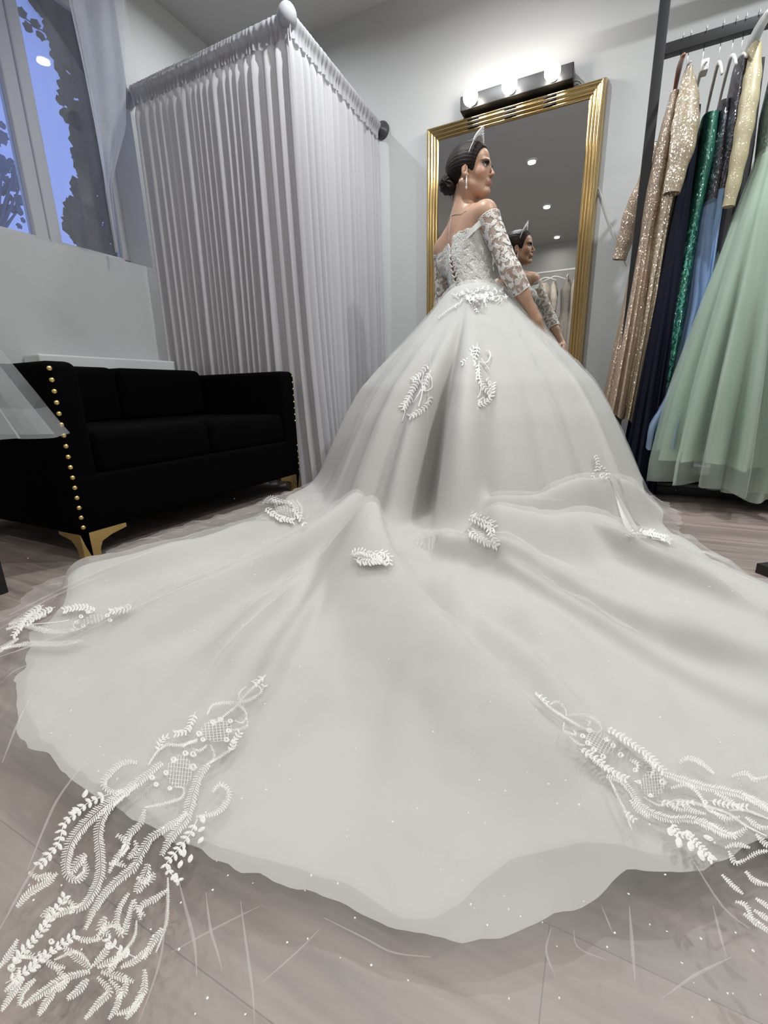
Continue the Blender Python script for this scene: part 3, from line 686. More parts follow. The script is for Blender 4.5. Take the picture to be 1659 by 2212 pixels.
# ---- lace drawing: every stroke is a raised ribbon of thread
def dens_line(P, step):
    P = np.asarray(P, float)
    if len(P) > 2:
        t = np.linspace(0, len(P)-1, (len(P)-1)*8+1); k0 = np.clip(t.astype(int), 0, len(P)-2); f = (t-k0)[:, None]
        A, B, C_, D_ = P[np.clip(k0-1, 0, len(P)-1)], P[k0], P[k0+1], P[np.clip(k0+2, 0, len(P)-1)]
        P = 0.5*((2*B)+(-A+C_)*f+(2*A-5*B+4*C_-D_)*f*f+(-A+3*B-3*C_+D_)*f**3)
    L = np.concatenate([[0], np.cumsum(np.linalg.norm(np.diff(P, axis=0), axis=1))]); n = max(2, int(L[-1]/step)+1)
    s = np.linspace(0, L[-1], n); return np.stack([np.interp(s, L, P[:, k]) for k in range(P.shape[1])], -1)
class Lace:
    """strokes in a flat drawing space; finish() lays them on a surface"""
    def __init__(s): s.st = []
    def line(s, P, w, step=9, taper=False):
        Q = dens_line(P, step); n = len(Q); ww = np.full(n, float(w))
        if taper: ww = w*np.clip(np.sin(np.linspace(0.15, math.pi-.15, n))**.8, .15, 1)
        s.st.append((Q, ww))
    def leaf(s, x, y, ang, L, w):
        t = np.linspace(0, 1, 5); Q = np.stack([x+np.cos(ang)*L*t, y+np.sin(ang)*L*t], -1)
        s.st.append((Q, w*np.array([.25, .85, 1, .8, .2])))
    def fringe(s, P, w, tooth=8, rail=2.6, slant=.9):
        Q = dens_line(P, tooth); T = np.gradient(Q, axis=0); T /= np.linalg.norm(T, axis=1)[:, None]+1e-9; N = np.stack([-T[:, 1], T[:, 0]], -1)
        n = len(Q); prof = np.clip(np.sin(np.linspace(.35, math.pi-.25, n))**.6, .35, 1)*w/2
        for sg in (-1, 1):
            s.st.append((Q+sg*N*prof[:, None]*.14, np.full(n, rail*.8)))
            for i in range(n):
                a = Q[i]+sg*N[i]*prof[i]*.12; j = rng.uniform(.8, 1.15)
                e = Q[i]+sg*N[i]*prof[i]*j+T[i]*prof[i]*slant*.55
                s.st.append((np.array([a, (a+e)/2, e]), np.array([.26, .52, .30])*tooth))
    def rosette(s, x, y, r, w=2.2):
        a = np.linspace(0, 4.6*math.pi, 22); rr = r*(1-.72*a/a[-1]); s.st.append((np.stack([x+rr*np.cos(a), y+rr*np.sin(a)], -1), np.full(22, w)))
    def net(s, x, y, w, h, rot, n=7, lw=1.7):
        c, q = math.cos(rot), math.sin(rot)
        for k in range(n):
            u = (k/(n-1)-.5)
            for (a, b_) in (((u*w, -h/2*math.sqrt(1-3.2*u*u)), (u*w, h/2*math.sqrt(1-3.2*u*u))), ((-w/2*math.sqrt(1-3.2*u*u), u*h), (w/2*math.sqrt(1-3.2*u*u), u*h))):
                Q = np.array([(x+c*p[0]-q*p[1], y+q*p[0]+c*p[1]) for p in (a, b_)])
                s.st.append((dens_line(Q, 14), None)); s.st[-1] = (s.st[-1][0], np.full(len(s.st[-1][0]), lw))
    def sprig(s, P, leafL, leafw, step=16, w=2.5, spread=.9):
        s.line(P, w); Q = dens_line(P, step); T = np.gradient(Q, axis=0)
        for i in range(1, len(Q)):
            a = math.atan2(T[i][1], T[i][0]); 
            for sg in (-1, 1):
                s.leaf(Q[i][0], Q[i][1], a+sg*spread*rng.uniform(.8, 1.2), leafL*rng.uniform(.8, 1.2), leafw)
def lay(b, strokes, mapf, normf, wscale, relief=.18, lift=.0012):
    """strokes (2D) -> ribbons on a surface: mapf gives points, normf normals, wscale(points) metres per unit"""
    if not strokes: return
    cat = np.concatenate([q for q, _ in strokes]); P = mapf(cat); N = normf(P, cat); ws = wscale(P)
    k = 0
    for q, w_ in strokes:
        n = len(q); p = P[k:k+n]; nn = N[k:k+n]; w2 = (w_*ws[k:k+n])[:, None]/2; k += n
        if n < 2: continue
        T = np.gradient(p, axis=0); S = np.cross(T, nn); L = np.linalg.norm(S, axis=1)[:, None]
        if (L < 1e-9).any() or np.abs(np.diff(p, axis=0)).max() > .12: continue
        S = S/L
        base = p+nn*lift
        b.grid(np.stack([base-S*w2, base+nn*w2*2*relief+nn*.0006, base+S*w2], 1))

# ------------------------------------------------------------ the bride: one continuous body from a distance field
RX = np.array([.8, -.6, 0]); FX = np.array([.6, .8, 0]); UZ = np.array([0, 0, 1.0])
HC = np.array([-.700, 2.472, 1.583])           # head centre
HF = np.array([.992, -.02, .05]); HF /= np.linalg.norm(HF); HL = np.cross(UZ, HF); HL /= np.linalg.norm(HL); HU = np.cross(HF, HL)
HS = 1.04
def hl(x, y, z): return HC+HS*(x*HF+y*HL+z*HU)
def cone(P, a, b_, ra, rb):
    a = np.asarray(a, np.float32); b_ = np.asarray(b_, np.float32); ab = b_-a; h = np.clip(((P-a)@ab)/(ab@ab), 0, 1)
    return np.linalg.norm(P-a-h[..., None]*ab, axis=-1)-(ra+(rb-ra)*h)
def ell(P, c, R, ax=None):
    d = P-np.asarray(c, np.float32)
    if ax is not None: d = d@np.asarray(ax, np.float32).T
    R = np.asarray(R, np.float32); k0 = np.linalg.norm(d/R, axis=-1); k1 = np.linalg.norm(d/(R*R), axis=-1)
    return k0*(k0-1)/np.maximum(k1, 1e-6)
BODYAX = np.stack([RX, FX, UZ]); HEADAX = np.stack([HF, HL, HU])
JR = dict(sh=(-.600, 2.392, 1.372), el=(-.462, 2.352, 1.098), wr=(-.340, 2.432, .880))
JL = dict(sh=(-.872, 2.585, 1.305), el=(-.895, 2.640, 1.035), wr=(-.83, 2.83, .845))
# (kind, args, blend) ; kinds: 'c' cone, 'e' ellipsoid, 's' subtract ellipsoid
prims_torso = [('e', ((-.652, 2.44, .93), (.165, .115, .13), BODYAX), .03), ('e', ((-.662, 2.445, 1.05), (.112, .086, .13), BODYAX), .05),
    ('e', ((-.700, 2.468, 1.19), (.130, .094, .16), BODYAX), .05), ('e', ((-.735, 2.488, 1.315), (.135, .070, .075), BODYAX), .05)]
bl = np.array((-.70, 2.465, 1.235))
prims_torso += [('e', (bl+FX*.075+RX*.062, (.055, .055, .055), BODYAX), .03), ('e', (bl+FX*.075-RX*.072, (.055, .055, .055), BODYAX), .03)]
sb = np.array((-.70, 2.44, 1.32))
prims_sh = [('c', ((-.738, 2.49, 1.365), JR['sh'], .050, .047), .045), ('c', ((-.745, 2.495, 1.36), JL['sh'], .050, .047), .045),
    ('c', ((-.732, 2.487, 1.425), np.array(JR['sh'])+(-.03, .02, .005), .038, .036), .05), ('c', ((-.745, 2.492, 1.41), np.array(JL['sh'])+(.03, -.02, .01), .032, .034), .05),
    ('e', (np.array(JR['sh'])-FX*.035-RX*.06-UZ*.06, (.055, .028, .075), BODYAX), .04), ('e', (np.array(JL['sh'])-FX*.035+RX*.06-UZ*.06, (.055, .028, .075), BODYAX), .04)]
prims_neck = [('c', ((-.744, 2.488, 1.37), hl(-.035, 0, -.06), .054, .045), .035), ('c', (np.array((-.70, 2.53, 1.36)), hl(-.012, .0, -.068), .036, .032), .025),
    ('c', (np.array((-.655, 2.50, 1.365)), hl(-.03, -.055, -.045), .010, .013), .02)]
prims_arm = []
for J in (JR, JL):
    prims_arm += [('c', (J['sh'], J['el'], .047, .036), .03), ('c', (J['el'], J['wr'], .036, .023), .025),
                  ('c', (np.array(J['el'])*.8+np.array(J['wr'])*.2, np.array(J['el'])*.5+np.array(J['wr'])*.5, .035, .030), .02)]
def hand(wr, d, up, side):
    """palm, four fingers and a thumb; d points along the hand, up out of its back, side towards the thumb"""
    wr = np.array(wr); d = np.array(d, float); d /= np.linalg.norm(d); up = np.array(up, float); up -= d*(up@d); up /= np.linalg.norm(up); s = np.cross(d, up)*side
    pr = [('c', (wr, wr+d*.03, .022, .020), .015)]
    for k, (o, L) in enumerate(((.027, .068), (.009, .076), (-.009, .071), (-.026, .055))):
        k0 = wr+d*.02+s*o*.5; k1 = wr+d*.082+s*o
        pr.append(('c', (k0, k1, .012, .0105), .012))
        k2 = k1+(d*.9-up*.25+s*o*2)*L*.5; k3 = k2+(d*.75-up*.62)*L*.32; k4 = k3+(d*.55-up*.8)*L*.25
        pr += [('c', (k1, k2, .0090, .0080), .004), ('c', (k2, k3, .0080, .0072), .003), ('c', (k3, k4, .0072, .0062), .003)]
    t0 = wr+d*.025+s*.018; t1 = t0+(d*.6+s*.75-up*.1)*.042; t2 = t1+(d*.85+s*.4-up*.2)*.032; t3 = t2+(d*.95+s*.1-up*.3)*.024
    pr += [('c', (t0, t1, .014, .0105), .010), ('c', (t1, t2, .0105, .009), .004), ('c', (t2, t3, .009, .0075), .003)]
    return pr
prims_hand = hand(JR['wr'], (.05, .12, -.105), (.75, -.1, .65), -1)+hand(JL['wr'], (.09, .075, -.075), (.1, .75, .65), 1)
prims_leg = []
for s_, kk in ((1, (-.572, 2.385)), (-1, (-.735, 2.50))):
    hp = (kk[0]+.01*s_, kk[1], .90); kn = (kk[0]+.012*s_+.015, kk[1]+.03, .50); an = (kk[0]+.01*s_, kk[1]+.0, .115)
    prims_leg += [('c', (hp, kn, .085, .052), .04), ('c', (kn, an, .050, .032), .03), ('e', (np.array(kn)*.6+np.array(an)*.4-FX*.02, (.045, .048, .12), BODYAX), .03),
                  ('c', (np.array(an)-FX*.02-UZ*.02, np.array(an)+FX*.11-UZ*.085, .032, .022), .02), ('c', (np.array(an)+FX*.11-UZ*.085, np.array(an)+FX*.17-UZ*.092, .024, .017), .015)]
prims_head = [('e', (hl(-.018, 0, .030), np.array((.092, .074, .086))*HS, HEADAX), .02), ('e', (hl(.034, 0, -.018), np.array((.055, .054, .085))*HS, HEADAX), .025),
    ('e', (hl(.040, 0, .045), np.array((.047, .056, .048))*HS, HEADAX), .02),
    ('c', (hl(-.005, .048, -.055), hl(.060, .014, -.098), .018, .014), .03), ('c', (hl(-.005, -.048, -.055), hl(.060, -.014, -.098), .018, .014), .03),
    ('c', (hl(.040, 0, -.082), hl(-.01, 0, -.060), .014, .022), .02),
    ('e', (hl(.053, .036, -.026), np.array((.024, .020, .024))*HS, HEADAX), .018), ('e', (hl(.053, -.036, -.026), np.array((.024, .020, .024))*HS, HEADAX), .018),
    ('c', (hl(.077, .040, .020), hl(.086, .012, .021), .007, .008), .012), ('c', (hl(.077, -.040, .020), hl(.086, -.012, .021), .007, .008), .012),
    ('s', (hl(.090, .030, .003), np.array((.014, .016, .011))*HS, HEADAX), .012), ('s', (hl(.090, -.030, .003), np.array((.014, .016, .011))*HS, HEADAX), .012),
    ('c', (hl(.085, 0, .012), hl(.103, 0, -.023), .0058, .0065), .010), ('e', (hl(.103, 0, -.029), np.array((.0095, .0085, .0075))*HS, HEADAX), .006),
    ('e', (hl(.093, .010, -.033), np.array((.008, .0065, .0058))*HS, HEADAX), .004), ('e', (hl(.093, -.010, -.033), np.array((.008, .0065, .0058))*HS, HEADAX), .004),
    ('e', (hl(.084, 0, -.060), np.array((.013, .024, .017))*HS, HEADAX), .012),
    ('c', (hl(.0925, .006, -.0548), hl(.083, .020, -.060), .0045, .003), .004), ('c', (hl(.0925, -.006, -.0548), hl(.083, -.020, -.060), .0045, .003), .004),
    ('c', (hl(.0925, .007, -.0655), hl(.083, .020, -.062), .0062, .003), .004), ('c', (hl(.0925, -.007, -.0655), hl(.083, -.020, -.062), .0062, .003), .004),
    ('s', (hl(.100, 0, -.0600), np.array((.006, .020, .0012))*HS, HEADAX), .002),
    ('e', (hl(.076, 0, -.094), np.array((.015, .015, .013))*HS, HEADAX), .014)]
for s_ in (1, -1):
    prims_head += [('e', (hl(-.008, .075*s_, -.010), np.array((.015, .0060, .027))*HS, HEADAX), .004), ('e', (hl(.001, .072*s_, -.032), np.array((.009, .006, .010))*HS, HEADAX), .005),
                   ('s', (hl(-.003, .081*s_, -.006), np.array((.0085, .006, .018))*HS, HEADAX), .003), ('c', (hl(-.004, .078*s_, .008), hl(-.008, .079*s_, -.014), .003, .003), .002)]
def prim_bbox(p):
    k, a = p[0], p[1]
    if k == 'c': A, B, r = np.array(a[0]), np.array(a[1]), max(a[2], a[3]); return np.minimum(A, B)-r, np.maximum(A, B)+r
    c = np.array(a[0]); r = max(a[1]); return c-r, c+r
def eval_field(xs, ys, zs, prims, far=.08):
    F = np.full((len(xs), len(ys), len(zs)), far, np.float32)
    for p in prims:
        lo, hi = prim_bbox(p); pad = .03+p[2]
        i0, i1 = np.searchsorted(xs, lo[0]-pad), np.searchsorted(xs, hi[0]+pad); j0, j1 = np.searchsorted(ys, lo[1]-pad), np.searchsorted(ys, hi[1]+pad); k0, k1 = np.searchsorted(zs, lo[2]-pad), np.searchsorted(zs, hi[2]+pad)
        if i1 <= i0 or j1 <= j0 or k1 <= k0: continue
        G = np.stack(np.meshgrid(xs[i0:i1], ys[j0:j1], zs[k0:k1], indexing='ij'), -1).astype(np.float32)
        d = cone(G, *p[1]) if p[0] == 'c' else ell(G, *p[1]); f = F[i0:i1, j0:j1, k0:k1]; k = p[2]
        if p[0] == 's':
            h = np.clip(.5-.5*(f+d)/k, 0, 1); F[i0:i1, j0:j1, k0:k1] = f*(1-h)-d*h+k*h*(1-h)
        else:
            h = np.clip(.5+.5*(d-f)/k, 0, 1); F[i0:i1, j0:j1, k0:k1] = d*(1-h)+f*h-k*h*(1-h)
    return F
def surf_nets(F, xs, ys, zs):
    S = F < 0; A = S[:-1, :-1, :-1]; allin = np.ones_like(A); anyin = np.zeros_like(A)
    for dx in (0, 1):
        for dy in (0, 1):
            for dz in (0, 1):
                c = S[dx:S.shape[0]-1+dx, dy:S.shape[1]-1+dy, dz:S.shape[2]-1+dz]; allin &= c; anyin |= c
    act = np.argwhere(anyin & ~allin); idx = np.full(A.shape, -1, np.int64); idx[tuple(act.T)] = np.arange(len(act))
    V = np.zeros((len(act), 3)); cnt = np.zeros(len(act))
    X = (xs, ys, zs); i, j, k = act.T
    cor = [(0, 0, 0), (1, 0, 0), (0, 1, 0), (1, 1, 0), (0, 0, 1), (1, 0, 1), (0, 1, 1), (1, 1, 1)]
    edges = [(a, b_) for a in range(8) for b_ in range(a+1, 8) if bin(a ^ b_).count('1') == 1]
    for a, b_ in edges:
        ca, cb = cor[a], cor[b_]
        fa = F[i+ca[0], j+ca[1], k+ca[2]]; fb = F[i+cb[0], j+cb[1], k+cb[2]]; m = (fa < 0) != (fb < 0)
        t = np.where(m, fa/(fa-fb+1e-12), 0)
        pa = np.stack([xs[i+ca[0]], ys[j+ca[1]], zs[k+ca[2]]], -1); pb = np.stack([xs[i+cb[0]], ys[j+cb[1]], zs[k+cb[2]]], -1)
        V += np.where(m[:, None], pa+(pb-pa)*t[:, None], 0); cnt += m
    V /= cnt[:, None]
    faces = []
    for ax in range(3):
        sl0 = [slice(None)]*3; sl1 = [slice(None)]*3; sl0[ax] = slice(None, -1); sl1[ax] = slice(1, None)
        ch = S[tuple(sl0)] != S[tuple(sl1)]; e = np.argwhere(ch)
        o = [a for a in range(3) if a != ax]
        ok = (e[:, o[0]] > 0) & (e[:, o[1]] > 0) & (e[:, o[0]] < F.shape[o[0]]-1) & (e[:, o[1]] < F.shape[o[1]]-1); e = e[ok]
        ins = S[tuple(e.T)]
        def ci(du, dv):
            q = e.copy(); q[:, o[0]] -= du; q[:, o[1]] -= dv; return idx[tuple(q.T)]
        q = np.stack([ci(0, 0), ci(1, 0), ci(1, 1), ci(0, 1)], -1)
        flip = ins if ax != 1 else ~ins
        q = np.where(flip[:, None], q, q[:, ::-1]); faces.append(q)
    return V, np.concatenate(faces)
def graded(segs):
    out = [segs[0][0]]
    for a, b_, st in segs:
        n = max(1, int(round((b_-a)/st))); out += list(np.linspace(a, b_, n+1)[1:])
    return np.array(out)
def mesh_np(name, V, F, mt, parent):
    me = bpy.data.meshes.new(name); loc = np.zeros(3); p = parent
    while p is not None: loc += np.array(p.location); p = p.parent
    me.from_pydata((V-loc).tolist(), [], F.tolist()); me.update(); me.polygons.foreach_set('use_smooth', [True]*len(me.polygons)); me.materials.append(mt)
    o = bpy.data.objects.new(name, me); COL.objects.link(o); o.parent = parent; return o
bride = empty('person', (AX, AY, 0), 'bride in an off-shoulder lace gown and tiara, seen from behind, head turned right', 'person')
xs = graded([(-1.0, -.815, .005), (-.815, -.57, .0024), (-.57, -.2, .005)]); ys = graded([(2.26, 2.375, .005), (2.375, 2.575, .0024), (2.575, 2.98, .005)])
zs = graded([(-.01, .72, .012), (.72, 1.455, .0048), (1.455, 1.74, .0024)])
PR = prims_torso+prims_sh+prims_neck+prims_arm+prims_hand+prims_leg
FB = eval_field(xs, ys, zs, PR+prims_head)
V, Fq = surf_nets(FB, xs, ys, zs)
# light smoothing where the grid is coarse
skin = mat('skin', (0.56, 0.34, 0.25), 0.42, sss=0.12, spec=0.45)
nt = skin.node_tree; at = nt.nodes.new('ShaderNodeAttribute'); at.attribute_name = 'Col'; nt.links.new(at.outputs['Color'], nt.nodes['Principled BSDF'].inputs['Base Color'])
body = mesh_np('body', V, Fq, skin, bride)
# colouring of skin and make-up by place on the face
D = (V-HC)/HS; lx, ly, lz = D@HF, D@HL, D@HU
col = np.tile(np.array([0.53, 0.325, 0.225]), (len(V), 1))
def paint(mask, c): 
    global col
    m = np.clip(mask, 0, 1)[:, None]; col = col*(1-m)+np.array(c)*m
al = np.abs(ly); front = smoothstep(.05, .07, lx)
paint(.55*np.exp(-(((al-.048)/.020)**2+((lz+.028)/.016)**2))*smoothstep(.03, .06, lx), (0.50, .20, .15))       # blush
paint(.92*np.exp(-(((al-.033)/.024)**2+((lz-.007)/.0135)**2)**2)*front, (0.060, .030, .026))                        # eye shadow
paint(1.0*np.exp(-((((lz-(.0235-.35*np.clip(al-.036, 0, 1)+.15*np.clip(.036-al, -1, 1)*0))/.0030)**2)+((al-.034)/.020)**4))*smoothstep(.045, .06, lx), (0.045, .022, .017))   # brows
lip = np.exp(-((((lz+.0600)/.0095)**2)**2+(al/.0215)**4))*smoothstep(.082, .088, lx)
paint(lip*1.0, (0.33, .145, .13))
attr = body.data.color_attributes.new('Col', 'FLOAT_COLOR', 'POINT'); attr.data.foreach_set('color', np.concatenate([col, np.ones((len(V), 1))], 1).ravel().tolist())
sm = body.modifiers.new('smooth', 'SMOOTH'); sm.factor = .5; sm.iterations = 2

# eyes and lashes
eye_w = mat('eye_white', (.50, .47, .45), .2); iris = mat('iris', (.045, .03, .02), .15); lash = mat('lash', (.006, .005, .005), .6)
for s_ in (1, -1):
    c = hl(.0705, .0305*s_, .003)
    b = MB(); b.sphere(c, .0115*HS, 20, 14); e = b.build('eye', eye_w, bride)
    b = MB(); b.sphere(c+HF*.0050*HS+HL*0, .0072*HS, 16, 10); b.build('iris', iris, e)
    b = MB()
    for k in range(22):
        u = k/21; yy = (.0305+.019*(u-.42))*s_; zz = .003+.0075*math.sin(math.pi*(.12+.8*u)); xx = .0865-.010*((u-.35)/.6)**2
        p = hl(xx, yy, zz); tip_ = hl(xx+.009, yy+s_*.005*(u-.2)*2, zz+.006+.002*u); b.tube([p, (p+tip_)/2+HS*HF*.001-HU*.001, tip_], [.0009, .0006, .0002], 4)
    b.tube([hl(.0865-.010*((u-.35)/.6)**2, (.0305+.019*(u-.42))*s_, .003+.0075*math.sin(math.pi*(.12+.8*u))) for u in np.linspace(-.05, 1.08, 12)], .0011, 5)
    b.build('eyelash', lash, bride)

# hair: swept back into a low bun
hairm = mat('dark_brown_hair', (.014, .007, .006), .52, spec=.2); nt = hairm.node_tree
tc = nt.nodes.new('ShaderNodeTexCoord'); mp = nt.nodes.new('ShaderNodeMapping'); mp.inputs['Scale'].default_value = (18, 160, 160); mp.inputs['Rotation'].default_value = (0, .5, 0)
nz = nt.nodes.new('ShaderNodeTexNoise'); nz.inputs['Scale'].default_value = 1.6; nz.inputs['Detail'].default_value = 3; bp = nt.nodes.new('ShaderNodeBump'); bp.inputs['Strength'].default_value = .5; bp.inputs['Distance'].default_value = .004
for a, c in ((tc.outputs['Object'], mp.inputs[0]), (mp.outputs[0], nz.inputs['Vector']), (nz.outputs[0], bp.inputs['Height']), (bp.outputs[0], nt.nodes['Principled BSDF'].inputs['Normal'])): nt.links.new(a, c)
hp = [('e', (hl(-.020, 0, .034), np.array((.101, .083, .093))*HS, HEADAX), .01), ('e', (hl(.030, 0, .062), np.array((.046, .058, .052))*HS, HEADAX), .03),
      ('s', (hl(.095, 0, -.012), np.array((.072, .100, .094))*HS, HEADAX), .010), ('s', (hl(-.004, .095, -.050), np.array((.045, .055, .056))*HS, HEADAX), .008), ('s', (hl(-.004, -.095, -.050), np.array((.045, .055, .056))*HS, HEADAX), .008),
      ('s', (hl(.0, 0, -.12), np.array((.10, .10, .085))*HS, HEADAX), .008)]
hx = np.arange(HC[0]-.18, HC[0]+.12, .0028); hy = np.arange(HC[1]-.11, HC[1]+.11, .0028); hz = np.arange(HC[2]-.11, HC[2]+.15, .0028)
FH = eval_field(hx, hy, hz, hp)
G = np.stack(np.meshgrid(hx, hy, hz, indexing='ij'), -1)-HC; a_, b__, c_ = G@HF/HS, G@HL/HS, G@HU/HS
ang = np.arctan2(c_, np.abs(b__))
FH = FH+0.0005*np.sin(ang*40+a_*30)*(FH < .03)
Vh, Fh = surf_nets(FH.astype(np.float32), hx, hy, hz); hair = mesh_np('hair', Vh, Fh, hairm, bride)
bp_ = [('e', (hl(-.112, -.004, -.022), np.array((.042, .050, .040))*HS, HEADAX), .01), ('c', (hl(-.09, .03, -.03), hl(-.085, -.03, -.045), .022, .022), .02), ('c', (hl(-.10, -.02, .01), hl(-.125, .02, -.03), .020, .018), .015)]
FU = eval_field(hx-.0, hy, hz, bp_); FU = FU+.0022*np.sin(np.arctan2(c_+.022, a_+.112)*7+b__*120)*(FU < .03)
Vb, Fb_ = surf_nets(FU.astype(np.float32), hx, hy, hz); bun = mesh_np('hair_bun', Vb, Fb_, hairm, hair)
b = MB()
for k in range(26):    # loose hairs at the nape
    p = hl(-.085+rng.normal()*.012, rng.normal()*.03, -.050); q = p+np.array([rng.normal()*.012, rng.normal()*.012, -.02-rng.uniform(0, .018)]); b.tube([p, (p+q)/2+rng.normal(size=3)*.003, q], [.0012, .0008, .0003], 4)
b.build('loose_strands', hairm, hair)

# tiara
ti = MB(); cr = MB()
def tp(a, h):     # a: angle over the head (0 = left ear side, pi = right), h: height above the band
    R0 = .0885; y = R0*math.cos(a)*1.0; z = .034+(.098)*math.sin(a); x = .012+.040*math.sin(a)
    n = np.array([.25*math.sin(a), .35*math.cos(a), .9*math.sin(a)+.25]); n /= np.linalg.norm(n)
    return hl(x+n[0]*h, y+n[1]*h, z+n[2]*h)
ti.tube([tp(a, .001) for a in np.linspace(.12, math.pi-.12, 60)], .0016, 6)
env = lambda a: .030*max(0, math.sin(a))**3.5*(.50+.50*math.exp(-((a-math.pi/2)/.22)**2))*1.15+.004
for k in range(25):
    a = .62+(math.pi-1.24)*k/24; h = env(a)
    ti.tube([tp(a-.03, .002), tp(a-.045, h*.5), tp(a, h), tp(a+.045, h*.5), tp(a+.03, .002)], .0018, 5)
    ti.tube([tp(a-.05, .003), tp(a+.02, h*.35), tp(a+.05, h*.75)], .0014, 4)
    for f, r in ((.25, .0032), (.55, .0036), (1.0, .0040)):
        cr.sphere(tp(a, h*f), (r, r, r*1.2), 6, 4)
    cr.sphere(tp(a+.06, h*.4), .0018, 6, 4)
ti.tube([tp(a, env(a)*.5) for a in np.linspace(.6, math.pi-.6, 80)], .0008, 4)
to = ti.build('tiara', MT['silver'], bride); cr.build('tiara_crystals', MT['crystal'], to, smooth=False)
# earrings and back necklace
for s_ in (1, -1):
    b = MB(); p = hl(.002, .080*s_, -.042); b.sphere(p, .0032, 8, 6)
    b.tube([p, p-UZ*.02, p-UZ*.040], [.0022, .0030, .0052], 8); b.sphere(p-UZ*.044, (.0048, .0048, .007), 8, 6); b.build('earring', MT['crystal'], bride)

# necklace chain round the neck with its end hanging down the back
def fieldpt(P, prims=None): 
    P = np.asarray(P, np.float32).reshape(-1, 3); f = np.full(len(P), .5, np.float32)
    for p in (prims or PR):
        d = cone(P, *p[1]) if p[0] == 'c' else ell(P, *p[1]); k = p[2]
        h = np.clip(.5+.5*(d-f)/k, 0, 1); f = d*(1-h)+f*h-k*h*(1-h)
    return f
def march(o, d, prims, r1=.30, off=.004):
    """from outside towards an inner point: the distance at which the body plus off is met, going outward last"""
    o = np.asarray(o, float); d = np.asarray(d, float); rr = np.linspace(.0, r1, 121)
    Q = o[:, None, :]+rr[None, :, None]*d[:, None, :]; f = fieldpt(Q.reshape(-1, 3), prims).reshape(len(o), -1)-off
    ins = f < 0; last = ins.shape[1]-1-np.argmax(ins[:, ::-1], 1); last = np.where(ins.any(1), last, 10)
    return rr[last]+(r1/120)*.5
nb = np.array([-.744, 2.489, 1.398]); aa = np.linspace(0, 2*math.pi, 40)
dd = np.cos(aa)[:, None]*RX+np.sin(aa)[:, None]*FX; base = nb+dd*0+UZ*(-.012-.02*np.sin(aa))[:, None]
rad = march(base, dd, prims_neck+prims_sh+prims_torso, .12, .002); b = MB(); b.tube(base+dd*rad[:, None], .0012, 5, closed=True)
st = np.linspace(0, 1, 12); pb = nb-UZ*(.012-.02)+(-FX)[None, :]*0-UZ*.105*st[:, None]; rad = march(pb, np.tile(-FX, (12, 1)), prims_neck+prims_sh+prims_torso, .16, .003)
b.tube(pb-FX*rad[:, None], .0010, 5); b.sphere((pb-FX*rad[:, None])[-1], .003, 8, 6); b.build('necklace', MT['silver'], bride)

# ---- bodice
TOR = prims_torso+prims_sh[:2]+prims_sh[4:]
def tor_axis(z): t = np.interp(z, [.95, 1.05, 1.19, 1.32], [0, 1, 2, 3]); C3 = np.array([(-.652, 2.44), (-.662, 2.445), (-.700, 2.468), (-.735, 2.488)]); return np.stack([np.interp(t, range(4), C3[:, 0]), np.interp(t, range(4), C3[:, 1])], -1)
nph, nz_ = 180, 60
ph = np.linspace(0, 2*math.pi, nph, endpoint=False)       # 0 = her right side, pi/2 = front, 3pi/2 = back
def topz(p):
    u = np.cos(p)*.13; back = np.sin(p) < 0
    z = 1.278+.22*u+.006*np.abs(np.sin(p*9))
    db = (p-1.5*math.pi-(-.03)); z = np.where(back, z-.035*np.exp(-(db/.17)**2)+.012*np.exp(-((np.abs(db)-.5)/.3)**2), z+.02*np.abs(np.sin(2*p))**.7)
    return z
def bod_pt(p, z, off=.0065):
    c = tor_axis(z); d = np.cos(p)[:, None]*RX+np.sin(p)[:, None]*FX; o = np.concatenate([c, z[:, None]], 1)
    r = march(o, d, prims_torso+prims_sh[4:], .24, off); return o, d, r
zz = np.linspace(0, 1, nz_); PP = np.repeat(ph[:, None], nz_, 1); ZZ = .985+(topz(ph)[:, None]-.985)*zz[None, :]
o, d, r = bod_pt(PP.ravel(), ZZ.ravel(), .007); r = r.reshape(nph, nz_)
for _ in range(3): r = (np.roll(r, 1, 0)+r*2+np.roll(r, -1, 0))/4; r[:, 1:-1] = (r[:, :-2]+2*r[:, 1:-1]+r[:, 2:])/4
# back opening with the lacing: a narrow gap down the centre back
BR = r; o = o.reshape(nph, nz_, 3); d = d.reshape(nph, nz_, 3)
def bod_surf(u, v):       # u: angle, v: 0..1 up the bodice -> point and outward normal
    i = (u/(2*math.pi)*nph) % nph; i0 = i.astype(int) % nph; i1 = (i0+1) % nph; a = i-np.floor(i); j = np.clip(v, 0, .9999)*(nz_-1); j0 = j.astype(int); c = j-j0
    R4 = (BR[i0, j0]*(1-a)+BR[i1, j0]*a)*(1-c)+(BR[i0, np.minimum(j0+1, nz_-1)]*(1-a)+BR[i1, np.minimum(j0+1, nz_-1)]*a)*c
    z = .985+(topz(u)-.985)*v; cc = tor_axis(z); dd_ = np.cos(u)[:, None]*RX+np.sin(u)[:, None]*FX
    return np.concatenate([cc, z[:, None]], 1)+dd_*(R4+.001)[:, None], dd_
gapc = 1.5*math.pi-.05
Pg = o+d*r[..., None]
ang_rel = (ph-gapc+math.pi) % (2*math.pi)-math.pi; order = np.argsort(ang_rel % (2*math.pi)); pho = ph[order]
def gapw(v): return .05+.09*np.sin(np.clip(v, 0, 1)*math.pi)**1.0
us = np.linspace(0, 1, 200); G = np.zeros((200, nz_, 3)); Gi = np.zeros((200, nz_, 3))
